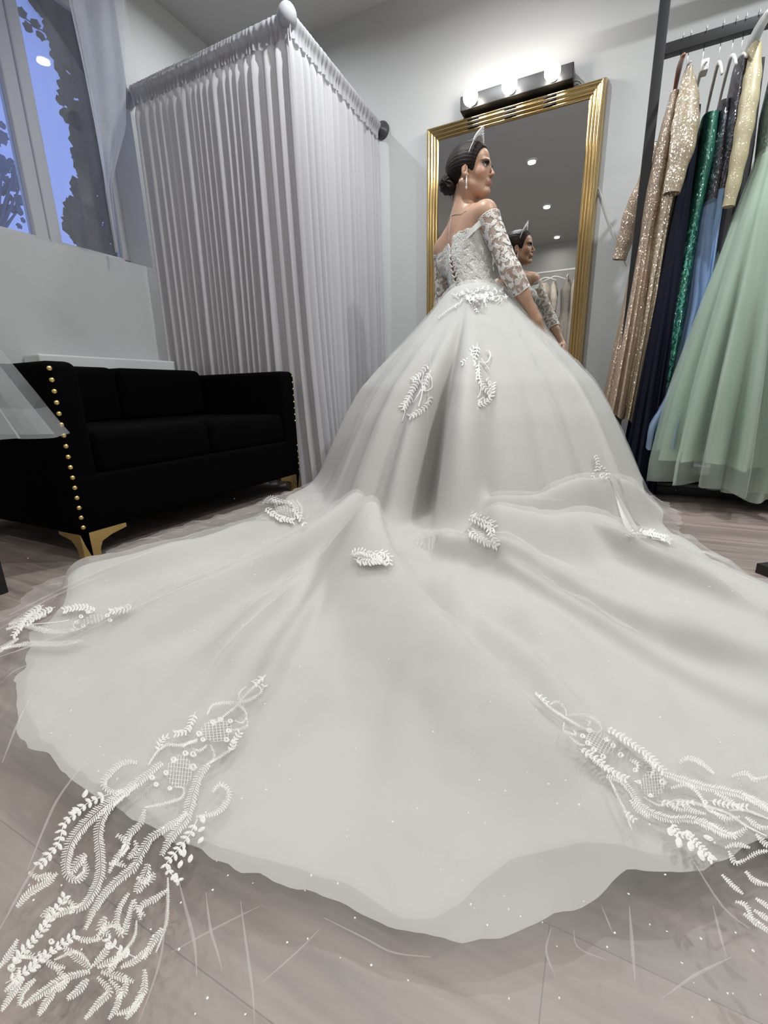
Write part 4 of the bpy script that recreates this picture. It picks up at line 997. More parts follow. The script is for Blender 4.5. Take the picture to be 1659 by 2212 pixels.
for j in range(nz_):
    v = j/(nz_-1); gw = gapw(v); u = gapc+gw+us*(2*math.pi-2*gw); p, n_ = bod_surf(u % (2*math.pi), np.full(200, v)); G[:, j] = p; Gi[:, j] = p-n_*.004
b = MB(); b.grid(G); b.grid(Gi, flip=True); b.grid(np.stack([G[:, -1], Gi[:, -1]], 1)); b.grid(np.stack([G[0], Gi[0]], 1)); b.grid(np.stack([Gi[-1], G[-1]], 1))
bod = b.build('bodice', MT['bodice'], bride)
b = MB(); n_l = 9
for k in range(n_l):    # ribbon crossing the opening
    v0 = .06+k*.095; v1 = v0+.05
    for sg in (1, -1):
        uu = np.linspace(-1, 1, 9)*sg; vv = np.linspace(v0, v1, 9); p, n_ = bod_surf(gapc+uu*(gapw(vv)+.03), vv); b.tube(p+n_*.003, .0026, 6)
b.build('lacing_ribbon', MT['satin'], bod)
b = MB(); p0, n0 = bod_surf(np.array([gapc+.03]), np.array([.10])); p0 = p0[0]+n0[0]*.012
for dx_, L in ((-.012, .11), (.014, .15), (.028, .08)): b.grid(np.stack([[p0+RX*(dx_*t+s2*.006)-UZ*(L*t)-FX*(.012+.06*t) for s2 in (-1, 1)] for t in np.linspace(0, 1, 8)]))
b.build('ribbon_end', MT['satin'], bod)

# ---- lace motif: curling feather leaves, drawn in millimetres
def feather(L, x, y, ang, size, curl, w=2.2):
    t = np.linspace(0, 1, 7); a = ang+curl*t; st_ = size/6
    P = [(x, y)]
    for k in range(6): P.append((P[-1][0]+st_*math.cos(a[k]), P[-1][1]+st_*math.sin(a[k])))
    L.line(P, w, 3.0)
    sg = 1 if curl > 0 else -1
    for k in range(1, 7):
        for s2, f in ((sg, .5), (-sg, .34)):
            q = P[k]; aa_ = a[min(k, 6)]+s2*.9; l2 = size*f*(1-.09*k)
            L.line([q, (q[0]+l2*.5*math.cos(aa_), q[1]+l2*.5*math.sin(aa_)), (q[0]+l2*.9*math.cos(aa_-s2*.5), q[1]+l2*.9*math.sin(aa_-s2*.5))], w*1.35, 3.0, taper=True)
def flower(L, x, y, r, w=2.0):
    for k in range(5):
        a = k*1.2566; L.rosette(x+r*.6*math.cos(a), y+r*.6*math.sin(a), r*.38, w)
# sleeves
for nm, J, tend in (('sleeve', JR, .40), ('sleeve', JL, .45)):
    a0, a1, a2 = map(np.array, (J['sh'], J['el'], J['wr'])); L1 = np.linalg.norm(a1-a0); L2 = np.linalg.norm(a2-a1); tot = L1+L2*tend
    ax0 = (a1-a0)/L1; sideN = np.cross(ax0, [0, 0, 1.0]); sideN /= np.linalg.norm(sideN)
    path = dens_line([a0+ax0*.030, a0*.5+a1*.5, a1, a1+(a2-a1)*tend], .01); Ls = len(path); T = np.gradient(path, axis=0); T /= np.linalg.norm(T, axis=1)[:, None]
    n1 = sideN-T*(T@sideN)[:, None]; n1 /= np.linalg.norm(n1, axis=1)[:, None]; n2 = np.cross(T, n1)
    na = 48; an = np.linspace(0, 2*math.pi, na, endpoint=False); dd = np.cos(an)[None, :, None]*n1[:, None]+np.sin(an)[None, :, None]*n2[:, None]
    pr = prims_arm[:3] if J is JR else prims_arm[3:]
    rr = march(np.repeat(path, na, 0), dd.reshape(-1, 3), pr, .10, .0055).reshape(Ls, na)
    flare = 1+.10*smoothstep(.12, 0, np.linspace(0, 1, Ls))[:, None]; rr = np.maximum(rr, .025)*flare
    SL = path[:, None]+dd*rr[..., None]
    # scalloped upper edge rides up on the outside of the arm
    b = MB(); b.grid(SL, cv=True); sl = b.build(nm, MT['lace_sheer'], bride)
    def smap(q, SL=SL, Ls=Ls, na=na):
        i = np.clip(q[:, 0]/10.0, 0, Ls-1.001); j = (q[:, 1]/6.0) % na; i0 = i.astype(int); j0 = j.astype(int) % na; a = (i-i0)[:, None]; c = (j-np.floor(j))[:, None]; j1 = (j0+1) % na
        return (SL[i0, j0]*(1-a)+SL[i0+1, j0]*a)*(1-c)+(SL[i0, j1]*(1-a)+SL[i0+1, j1]*a)*c
    def snorm(P, q, path=path, Ls=Ls):
        i = np.clip(q[:, 0]/10.0, 0, Ls-1.001); i0 = i.astype(int); a = (i-i0)[:, None]; c = path[i0]*(1-a)+path[i0+1]*a; n_ = P-c; return n_/np.linalg.norm(n_, axis=1)[:, None]
    L = Lace(); TOT = (Ls-1)*10.0; r3 = np.random.RandomState(5 if J is JR else 9)
    for k in range(11):
        for c4 in range(7):
            x = TOT*(k+.1+.5*(c4 % 2))/11; y = c4*41+r3.uniform(-5, 5)
            if x > TOT-8: continue
            feather(L, x, y, r3.uniform(-.5, .5)+(0 if (k+c4) % 2 else .7), 46, (1 if (k+c4) % 2 else -1)*r3.uniform(1.8, 2.8), 3.6)
            if (k+c4) % 3 == 0: flower(L, x+12, y+20, 10, 3.0)
    for yy in np.arange(0, 288, 12.0):
        L.line([(3, yy), (-0, yy+6), (3, yy+12)], 4.5, 3); L.line([(TOT-4, yy), (TOT-.5, yy+6), (TOT-4, yy+12)], 4, 3); L.line([(12, yy), (8, yy+12)], 3, 4)
    for k in range(16):
        for c4 in range(10):
            feather(L, TOT*(k+.5+.5*(c4 % 2))/16.5, c4*28.8+r3.uniform(-4, 4), r3.uniform(0, 6.28), 22, (1 if (k+c4) % 2 else -1)*r3.uniform(1.5, 2.8), 2.2)
    L.st = [(np.stack([np.clip(q[:, 0], .5, TOT-1), q[:, 1]], -1), w_) for q, w_ in L.st]
    b = MB(); lay(b, L.st, smap, snorm, lambda P: np.full(len(P), .001)); b.build('lace_applique', MT['lace'], sl)
# front and back bands that join sleeves to bodice
for J, u0 in ((JR, 0.0), (JL, math.pi)):
    for uu, vv in ((u0+(.55 if u0 == 0 else -.55), .93), (u0-(.60 if u0 == 0 else -.60), .90)):
        pB, nB = bod_surf(np.array([uu % (2*math.pi)]), np.array([vv])); pB = pB[0]; a0 = np.array(J['sh']); ax0 = np.array(J['el'])-a0; ax0 /= np.linalg.norm(ax0)
        sgn = 1 if math.sin(uu) > 0 else -1
        pA = a0+ax0*.055+FX*sgn*.050
        G = np.zeros((12, 5, 3))
        for i, t in enumerate(np.linspace(0, 1, 12)):
            c = pB*(1-t)+pA*t+nB[0]*.012*math.sin(math.pi*t); 
            for j, s2 in enumerate(np.linspace(-1, 1, 5)): G[i, j] = c+UZ*(s2*.015)
        b = MB(); b.grid(G); b.grid(G-FX*sgn*.003, flip=True); b.build('shoulder_band', MT['lace'], bod)
# bodice lace
L = Lace(); r3 = np.random.RandomState(3)
for k in range(8):
    for c4 in range(16):
        x = c4*50+25*(k % 2)+r3.uniform(-5, 5); y = 15+k*36+r3.uniform(-4, 4)
        feather(L, x, y, r3.uniform(.6, 2.4), 46, (1 if (k+c4) % 2 else -1)*r3.uniform(1.5, 2.6), 3.4)
        if (k*3+c4) % 4 == 0: flower(L, x+15, y+5, 9, 2.2)
def bmap(q): p, n_ = bod_surf((gapc+.15+np.clip(q[:, 0], 0, 800)/800*(2*math.pi-.30)) % (2*math.pi), np.clip(q[:, 1]/290.0, 0, 1)); return p
def bnorm(P, q): p, n_ = bod_surf((gapc+.15+np.clip(q[:, 0], 0, 800)/800*(2*math.pi-.30)) % (2*math.pi), np.clip(q[:, 1]/290.0, 0, 1)); return n_
b = MB(); lay(b, L.st, bmap, bnorm, lambda P: np.full(len(P), .001), relief=.3); b.build('lace_applique', MT['lace'], bod)

# ------------------------------------------------------------ skirt, train and its lace
skirt = polar_cloth(R_in, 900, 250, 0, 0.0, 'gown_skirt', MT['satin'], bride, .0015, 1)
polar_cloth(R_line, 700, 200, 0, 0.005, 'organza_layer', MT['organza'], skirt, .0025, 3)
veil = polar_cloth(R_tul, 1100, 300, 1, 0.0, 'tulle_overlay', MT['tulle'], bride, .010, 2)
def px_norm(P, q): return nrm_at(P)
def px_scale(P): return ((P-CAM)@FW)/FPX
def lace_px(name, L, ox, oy, s, off=.021):
    st = [(q/s+np.array([ox, oy]), w_/s) for q, w_ in L.st]
    b = MB(); lay(b, st, lambda q: hit(q[:, 0], q[:, 1], off), px_norm, px_scale, relief=.22, lift=.001); return b.build(name, MT['lace'], veil)
# left motif, coordinates of an enlarged view
L = Lace()
for P, w_ in (([(830,590),(720,680),(640,740),(540,810),(440,900),(370,990),(340,1090),(345,1160),(390,1190),(440,1150),(430,1080)], 56),
    ([(700,700),(600,780),(530,860),(505,960),(515,1060),(515,1160),(480,1250),(420,1330),(340,1350),(240,1400)], 52),
    ([(700,590),(630,590),(560,650),(530,700),(570,740),(630,735)], 34), ([(1070,600),(1020,660),(985,760),(960,860),(910,930),(860,1000),(830,1060)], 54),
    ([(960,850),(860,920),(770,980),(720,1060),(690,1120),(620,1180),(540,1260),(480,1350),(440,1440)], 46), ([(1090,740),(1130,700),(1175,740),(1150,810),(1090,855),(1010,865)], 30),
    ([(740,830),(720,900),(660,960),(640,1030),(590,1090),(560,1150)], 38), ([(660,1260),(610,1340),(600,1430),(630,1470),(660,1380),(680,1300)], 34), ([(860,1240),(790,1290),(720,1330),(720,1390)], 34),
    ([(830,1440),(790,1500),(740,1590)], 40), ([(740,1650),(740,1740),(700,1830),(650,1900)], 40), ([(460,1660),(380,1680),(290,1720),(200,1780),(120,1840)], 46), ([(470,1640),(400,1590),(330,1540)], 44),
    ([(480,1630),(540,1560),(560,1520)], 36), ([(500,1640),(590,1600),(650,1570)], 40), ([(520,1660),(620,1690),(680,1710)], 44), ([(500,1690),(560,1760),(500,1830),(440,1900)], 40), ([(450,1700),(400,1760),(350,1800)], 44),
    ([(300,1720),(250,1800),(200,1880)], 40), ([(60,1640),(110,1580),(180,1590),(170,1650)], 36), ([(440,1060),(400,1100),(370,1150)], 50), ([(760,1110),(740,1180),(700,1250)], 60), ([(540,1380),(520,1440),(560,1470)], 50),
    ([(90,1330),(150,1260),(250,1200),(290,1160)], 40), ([(640,1560),(600,1600),(560,1660)], 40), ([(200,1560),(260,1620),(330,1640)], 36), ([(560,1700),(610,1760),(600,1840),(560,1900)], 36), ([(120,1700),(60,1780),(10,1860)], 36), ([(150,1150),(200,1180),(260,1160)], 36), ([(600,960),(650,1000),(620,1060)], 40), ([(690,990),(700,1030),(660,1080)], 34), ([(560,1110),(600,1100),(640,1120)], 34), ([(700,1180),(760,1200),(790,1160)], 40), ([(260,1330),(230,1380),(260,1400)], 34), ([(330,1290),(380,1320),(360,1360)], 34), ([(500,1480),(560,1420),(620,1440)], 34), ([(280,1640),(340,1700),(300,1760)], 38), ([(620,1640),(700,1600),(760,1540)], 38), ([(640,1680),(640,1760),(600,1800)], 36), ([(100,1640),(80,1720),(30,1760)], 36), ([(380,1480),(440,1500),(520,1490)], 34), ([(180,1700),(120,1760),(100,1830)], 36), ([(690,1290),(700,1340),(740,1370)], 32), ([(600,1880),(680,1850),(730,1780)], 34), ([(0,1640),(60,1560),(90,1500)], 34)):
    L.fringe(P, w_*1.08, 13)
for P in ([(560,750),(460,790),(400,840),(330,900),(300,1000),(210,1110)], [(700,1590),(600,1540),(560,1500)], [(60,1640),(120,1560),(200,1470),(300,1330),(330,1280)], [(1010,880),(970,960),(900,1050),(850,1120),(910,1190)], [(30,1720),(150,1650),(260,1560),(380,1480)]):
    L.sprig(P, 34, 17, 34, 5)
for P in ([(740,820),(840,800),(930,770),(940,720),(900,715)], [(1360,140),(1300,200),(1240,260),(1220,290),(1160,340),(1090,400)], [(1060,345),(1090,295),(1150,285),(1220,290),(1262,340),(1240,385),(1205,375)], [(1262,360),(1262,405),(1190,422)],
    [(1260,200),(1225,235),(1240,275),(1290,262),(1340,222),(1300,180)], [(1010,470),(930,500),(850,500),(800,540),(760,600)], [(1010,480),(960,490),(940,510)], [(1060,500),(1020,530),(990,520)], [(1080,500),(1100,560),(1060,600)], [(1180,480),(1210,500),(1150,540),(1080,590)],
    [(860,1180),(860,1300),(850,1420),(800,1560)], [(700,1400),(680,1500),(560,1640)], [(280,1600),(400,1560),(470,1640)]):
    L.fringe(P, 20, 9)
for P in ([(1360,140),(1310,180)], [(1340,222),(1350,200)], [(1170,540),(1200,480),(1225,440)], [(1000,330),(960,420),(900,440)], [(800,540),(830,470),(850,460)]): L.sprig(P, 24, 11, 18, 4)
L.net(1110, 425, 150, 110, -.1, 9, 3); L.net(920, 635, 120, 165, .1, 9, 3)
for x, y, r_ in ((1090,380,14),(1130,365,15),(1180,375,13),(1170,425,14),(1020,440,16),(1040,470,13),(890,572,17),(950,540,16),(990,545,17),(990,610,20),(850,640,14),(780,665,15),(800,700,13),(870,720,12),(1160,470,14),(1195,480,13),(265,1505,16),(555,1525,18),(60,1640,22)): L.rosette(x, y, r_, 5)
for x, y, a in ((1050,920,2.6),(1040,970,2.2),(980,1060,1.8),(930,1090,1.9),(900,1160,1.6),(940,1030,1.5),(430,770,5.0),(410,840,3.3),(1030,860,1.2)): L.leaf(x, y, a, 44, 26)
lace_px('lace_applique', L, 0, 1400, 2.37)
# right motif
L = Lace()
for P, w_ in (([(680,760),(760,780),(820,840),(880,930),(960,980),(1060,1010),(1160,1010),(1250,1030),(1340,1080),(1440,1120)], 48), ([(1010,740),(1100,770),(1250,820),(1400,850),(1500,880),(1632,940),(1700,980)], 50),
    ([(1110,680),(1160,650),(1240,680),(1310,740)], 32), ([(1060,830),(1160,810),(1230,870),(1260,930)], 28), ([(1480,860),(1560,910),(1650,970)], 40), ([(1200,1020),(1300,1060),(1420,1110),(1500,1070)], 54), ([(1360,1340),(1420,1400),(1480,1450)], 30),
    ([(1490,1570),(1560,1620),(1660,1690)], 38), ([(1550,1550),(1600,1580),(1660,1620)], 34), ([(1400,1200),(1440,1270),(1500,1250)], 34), ([(1500,1250),(1570,1210),(1632,1200)], 30), ([(1420,760),(1500,740),(1560,780),(1632,760)], 30), ([(820,660),(870,690),(850,730)], 26), ([(900,650),(960,700),(940,760)], 26), ([(1100,900),(1180,960),(1260,980)], 30), ([(1300,960),(1380,1010),(1460,1000)], 30), ([(1320,860),(1400,900),(1480,960)], 28), ([(1500,1000),(1580,1060),(1640,1060)], 34), ([(1380,1180),(1450,1160),(1520,1180)], 30), ([(1500,1320),(1560,1380),(1640,1400)], 34), ([(1560,1480),(1620,1520),(1660,1560)], 30), ([(820,900),(860,950),(930,1000)], 30), ([(1040,900),(1090,950),(1150,960)], 26), ([(560,620),(640,690),(720,730)], 24), ([(1560,1100),(1620,1160),(1680,1180)], 34), ([(1440,1500),(1500,1520),(1540,1600)], 30)):
    L.fringe(P, w_*1.05, 14)
for P in ([(260,270),(330,340),(400,390),(450,420),(540,470),(620,500)], [(350,335),(400,318),(440,360),(445,400)], [(450,400),(520,395),(600,410),(655,470),(630,500)], [(430,440),(430,490),(500,515),(485,490)], [(460,520),(520,570),(550,575)],
    [(900,880),(1000,930),(1100,900),(1250,930),(1400,980),(1500,1050),(1620,1110)], [(1250,930),(1300,970),(1380,990)], [(560,430),(590,440),(570,460)], [(1400,960),(1500,960),(1632,1010)], [(700,780),(740,860),(790,960),(830,1075)]):
    L.fringe(P, 20, 9)
for P, a in (([(510,590),(600,640),(700,720),(790,770)], 30), ([(670,470),(760,520),(850,580),(930,640),(1010,720)], 30), ([(1060,1020),(1100,1090),(1180,1120),(1240,1180),(1300,1250)], 30), ([(265,262),(330,320)], 22), ([(980,900),(1080,930),(1180,915)], 24), ([(780,960),(840,1010)], 24), ([(1280,900),(1400,930),(1500,940)], 26)):
    L.sprig(P, a, a*.5, 26, 5)
L.net(645, 560, 170, 110, .5, 9, 3); L.net(950, 805, 130, 150, -.1, 9, 3)
for x, y, r_ in ((580,485,18),(540,520,16),(570,560,18),(605,600,18),(680,540,16),(720,575,16),(660,640,18),(765,630,18),(1010,790,22),(870,790,14),(850,720,16),(940,870,14),(1260,910,16)): L.rosette(x, y, r_, 5)
for x, y, a, l in ((1110,1120,1.7,60),(1180,1140,1.7,60),(1250,1115,.2,60),(1225,1195,1.2,70),(1060,1060,1.7,50),(1150,1075,.9,50),(1290,1215,1.0,50)): L.leaf(x, y, a, l, 38)
lace_px('lace_applique', L, 1060, 1400, 2.7245)
# left-middle motif in photo pixels
L = Lace()
for P, w_ in (([(180,1385),(120,1392),(60,1392),(5,1402)], 12), ([(170,1360),(110,1365),(50,1352),(15,1360)], 12), ([(100,1330),(60,1335),(20,1350)], 14), ([(40,1380),(0,1405),(-20,1420)], 12)): L.fringe(P, w_, 3.2, 1.2)
for P in ([(290,1308),(262,1318),(240,1322)], [(210,1325),(180,1312),(140,1318)], [(120,1312),(90,1325),(60,1345)], [(95,1308),(60,1330),(30,1372)]): L.sprig(P, 10, 5, 7, 1.8)
L.net(205, 1338, 46, 18, -.2, 7, 1.1)
for x, y in ((175,1332),(190,1322),(232,1330),(238,1340),(165,1345),(180,1352)): L.rosette(x, y, 5, 1.6)
for P in ([(170,1340),(158,1352),(170,1360),(185,1352)], [(150,1340),(120,1345),(60,1350)]): L.line(P, 2.4, 4)
lace_px('lace_applique', L, 0, 0, 1)
# upper left, near the sofa's far foot
L = Lace()
for k in range(9): L.fringe([(568+k*9, 1088-k*1), (588+k*8, 1075+k*3), (600+k*6, 1105+k*2)], 9, 3.2, 1.2)
for P in ([(570,1095),(590,1110),(605,1120)], [(620,1085),(640,1105),(655,1130)], [(600,1120),(630,1125)]): L.sprig(P, 9, 5, 6, 2)
lace_px('lace_applique', L, 0, 0, 1)
# centre, under the central fold; hem at the right; inside the right fold
L = Lace()
for P in ([(755,1200),(775,1192),(800,1198),(830,1212)], [(765,1208),(790,1215),(820,1212)], [(800,1192),(820,1200)], [(815,1190),(838,1200),(840,1216)]): L.sprig(P, 10, 5, 6, 2.2)
L.fringe([(760,1198),(790,1205),(835,1220)], 12, 3.4, 1.3)
lace_px('lace_applique', L, 0, 0, 1)
L = Lace()
for P in ([(1345,1155),(1380,1150),(1420,1156),(1445,1168)], [(1370,1152),(1400,1148),(1440,1155)]): L.sprig(P, 9, 5, 6, 2.4)
L.fringe([(1350,1157),(1390,1158),(1440,1168)], 9, 3.2, 1.3)
lace_px('lace_applique', L, 0, 0, 1)
L = Lace()
for P in ([(965,1075),(990,1105),(1030,1125),(1065,1140)], [(1000,1110),(1040,1120),(1060,1130)], [(1010,1145),(1035,1165),(1070,1180)], [(1045,1130),(1060,1150),(1072,1175)]): L.sprig(P, 11, 5, 7, 2.2)
L.fringe([(1020,1140),(1040,1160),(1060,1175)], 14, 3.2, 1.3)
lace_px('lace_applique', L, 0, 0, 1)
# two sprays on the skirt, from an enlarged view (scale 3.606, origin 840,620)
L = Lace()
for P, a in (([(690,440),(680,520),(640,570),(580,590)], 34), ([(690,560),(640,610),(640,690),(600,730),(590,800)], 36), ([(600,790),(615,880),(660,925),(740,905),(790,860),(805,760)], 36), ([(700,580),(700,700),(740,780),(790,830)], 32), ([(740,700),(770,720),(800,780)], 30), ([(660,560),(640,520),(660,480)], 26)): L.sprig(P, a, a*.5, 24, 7)
for P in ([(700,600),(705,700),(720,770),(700,850),(650,880)], [(690,640),(670,760),(620,840),(630,880),(670,850)], [(700,580),(760,590),(790,540),(780,500),(755,495)], [(650,900),(690,890),(740,860)], [(720,560),(750,600),(780,640)]): L.line(P, 12)
lace_px('lace_applique', L, 840, 620, 3.606)
L = Lace()
for P, a in (([(310,590),(280,640),(240,680),(190,720)], 32), ([(250,700),(210,760),(160,850),(110,930)], 34), ([(330,650),(290,720),(270,800)], 30), ([(300,840),(320,880),(280,940),(210,990),(170,1010)], 32), ([(200,850),(150,900),(120,950)], 30)): L.sprig(P, a, a*.5, 24, 7)
for P in ([(290,640),(260,720),(260,820),(230,930)], [(330,700),(335,780),(290,810),(270,780)], [(250,800),(210,870),(190,900)], [(130,960),(105,1050)]): L.line(P, 11)
lace_px('lace_applique', L, 840, 620, 3.606)
L = Lace()
for P, a in (([(1283,978),(1292,1000),(1290,1015),(1300,1030)], 7), ([(1290,1005),(1310,1020),(1312,1030)], 7), ([(1290,1010),(1282,1028)], 7)): L.sprig(P, a, a*.5, 6, 2)
lace_px('lace_applique', L, 0, 0, 1)
# basque of lace and a cloth flower at the waist, back
L = Lace(); r3 = np.random.RandomState(8)
for P, a in (([(1070,650),(1040,640),(1010,645)], 5), ([(1000,650),(975,665),(948,685)], 3.5), ([(1022,640),(1030,672)], 5), ([(1045,640),(1050,662)], 4)): L.sprig(P, a, a*.5, 5, 1.6)
for k in range(70):
    px = 985+r3.uniform(0, 105); py = 640+.12*abs(px-1030)*0+r3.uniform(-16, 14)-.10*(px-1030)
    feather(L, px, py, r3.uniform(0, 6.28), 12, r3.choice([-1, 1])*r3.uniform(1.5, 2.6), 1.5)
for k in range(10): L.rosette(1008+r3.uniform(0, 60), 632+r3.uniform(0, 20), 3.5, 1.4)
lace_px('lace_applique', L, 0, 0, 1)
fc = hit([1033], [655], .03)[0]; b = MB()
for k in range(9):
    a = k*2.4; r_ = .008+.0022*k; c = fc+RX*r_*math.cos(a)+UZ*r_*math.sin(a)-FX*(.012-.0012*k)
    b.sphere(c, (.010, .006, .010), 8, 6, R=np.array(Matrix.Rotation(a, 3, 'Y')))
b.build('cloth_flower', MT['satin'], bride)

# fold lines: the net doubled into narrow creases
CR = [([(385,1900),(400,1960),(420,2040),(425,2110)], 7), ([(445,1930),(455,2010),(470,2060),(480,2100)], 6), ([(520,1950),(530,2030),(545,2140),(550,2212)], 6), ([(370,2060),(460,2010),(560,1960)], 4), ([(560,2130),(640,2060),(690,2010)], 4),
      ([(300,2212),(345,2080),(360,1960)], 5), ([(700,1985),(790,2030),(850,2060),(930,2070)], 4), ([(1360,1960),(1365,2030),(1372,2120)], 7), ([(1190,2010),(1180,2060),(1200,2110)], 5), ([(1300,1960),(1325,2020)], 4), ([(1240,2010),(1250,2050),(1320,2080)], 4),
      ([(1430,2160),(1500,2110),(1580,2070)], 6), ([(1490,1850),(1560,1960),(1620,2010)], 5), ([(1540,1960),(1560,2040),(1570,2070)], 6), ([(20,1330),(100,1290),(200,1240),(320,1195),(420,1160)], 5), ([(0,1360),(80,1310),(180,1260),(300,1220)], 4), ([(60,1290),(160,1225),(300,1165),(450,1120)], 4),
      ([(0,1420),(60,1400),(140,1370)], 5), ([(60,1880),(100,1780),(130,1720),(190,1640)], 6), ([(0,2010),(60,1900),(100,1840)], 7), ([(5,1650),(40,1560),(70,1500)], 5), ([(1000,930),(1020,1010),(1060,1100)], 3), ([(935,720),(925,850),(920,1000)], 3), ([(960,1040),(1000,1100),(1060,1170)], 3),
      ([(1130,1060),(1150,1075),(1230,1082)], 3), ([(660,1240),(520,1360),(420,1480)], 4), ([(620,1180),(420,1260),(250,1330)], 4)]
st = [(dens_line(P, 12), np.full(len(dens_line(P, 12)), float(w_))*np.clip(np.sin(np.linspace(.1, 3.0, len(dens_line(P, 12)))), .3, 1)) for P, w_ in CR]
for s1 in st:
    b = MB(); lay(b, [s1], lambda q: hit(q[:, 0], q[:, 1], .022), px_norm, px_scale, relief=.5)
    if b.n: b.build('tulle_crease', MT['tulle2'], veil)
# scattered sequins
b = MB(); r3 = np.random.RandomState(12)
for k in range(250):
    px, py = r3.uniform(20, 1640), r3.uniform(760, 2200)
    p = hit([px], [py], .020)[0]
    if np.linalg.norm(p-CAM) > 3.3: continue
    n_ = nrm_at(p[None])[0]+r3.normal(size=3)*.25; n_ /= np.linalg.norm(n_); u = np.cross(n_, [1, 0, 0]); u /= np.linalg.norm(u); v = np.cross(n_, u)
    r_ = r3.uniform(.0008, .0017)*(.5+.4*np.linalg.norm(p-CAM)); p = p+n_*.002
    b.add([p+r_*(math.cos(a)*u+math.sin(a)*v) for a in np.arange(6)*math.pi/3]+[p+n_*r_*.5], [(i, (i+1) % 6, 6) for i in range(6)])
b.build('sequins', mat('sequin_glint', (.98, .98, .97), .15, 0, spec=1.0), veil, smooth=False, kind='stuff')

# ------------------------------------------------------------ gown racks
rk = empty('clothes_rack', (1.0, 2.72, 0), 'black metal clothes rack along the mirror wall holding coloured gowns', 'clothes rack')
b = MB(); b.box(.047, .089, 2.68, 2.72, 0, 2.6, .002); b.build('post', MT['black'], rk)
b = MB(); b.box(1.96, 2.0, 2.68, 2.72, 0, 2.6, .002); b.build('post', MT['black'], rk)
RAILZ = 1.985
b = MB(); b.box(.08, 1.97, 2.682, 2.718, RAILZ-.042, RAILZ, .002); b.build('rail', MT['black'], rk)
b = MB(); b.box(.06, 1.99, 2.68, 2.72, 0.0, .045, .002); b.build('base_bar', MT['black'], rk)
b = MB(); b.box(.06, 1.99, 3.03, 3.07, 0.0, .05, .002); b.build('base_bar', MT['black'], rk)
for xx in (.047, 1.96):
    b = MB(); b.box(xx, xx+.04, 2.71, 3.06, 0.0, .045, .002); b.build('base_bar', MT['black'], rk)
b = MB(); b.box(.05, 2.0, 2.68, 2.72, 2.56, 2.6, .002); b.build('top_bar', MT['black'], rk)
rb = empty('clothes_rack', (.7, 1.85, 0), 'black foot of another rack on the floor at the lower right edge', 'clothes rack')
p0 = onz(1640, 1241, .0); p1 = onz(1659, 1222, 0); d = np.array([.80, .62, 0])
b = MB(); n_ = np.array([-d[1], d[0], 0])*.020; q = np.array([.475, 1.60, 0])
V = [q-n_, q+n_, q+n_+d*.55, q-n_+d*.55]; V = V+[v+[0, 0, .03] for v in V]
b.add(V, [(3, 2, 1, 0), (4, 5, 6, 7), (0, 1, 5, 4), (1, 2, 6, 5), (2, 3, 7, 6), (3, 0, 4, 7)]); b.build('foot_bar', MT['black'], rb, smooth=False)
b = MB(); q2 = q+d*.53; b.box(q2[0]-.02, q2[0]+.02, q2[1]-.02, q2[1]+.02, .0, 1.7); b.build('post', MT['black'], rb, smooth=False)

def hanger(x, y, zrail, mt, label, half=.19, drop=.055, group=None, thick=.007, neck=.075, ang=0.0, clip=False, axis='y'):
    h = empty('coat_hanger', (x, y, zrail), label, 'hanger', group)
    U = np.array([math.sin(ang), math.cos(ang), 0]) if axis == 'y' else np.array([1, 0, 0])
    c = np.array([x, y, zrail])
    a = np.linspace(-.5, math.pi*.98, 12); hook = [c+U*(.024*math.cos(t))+UZ*(.002+.024*math.sin(t)-.0) for t in a][::-1]
    stem = [c+UZ*z_+U*.0 for z_ in (-.045-.0, -neck+.0)]
    b = MB(); b.tube([c+U*(-.024*math.cos(t))+UZ*(-.020+.024*math.sin(t)+.02) for t in np.linspace(0, math.pi, 10)]+[c+U*.024-UZ*.02, c+U*.012-UZ*.04, c-UZ*.055, c-UZ*neck], .0019, 6); b.build('hook', MT['silver'], h)
    t = np.linspace(-1, 1, 17); b = MB()
    pts = [c+U*(half*s)-UZ*(neck+drop*abs(s)**1.4) for s in t]; rr = thick*(1.25-.45*np.abs(t))
    b.tube(pts, rr, 8); b.build('shoulder_bar', mt, h)
    return h, [p for p in pts]
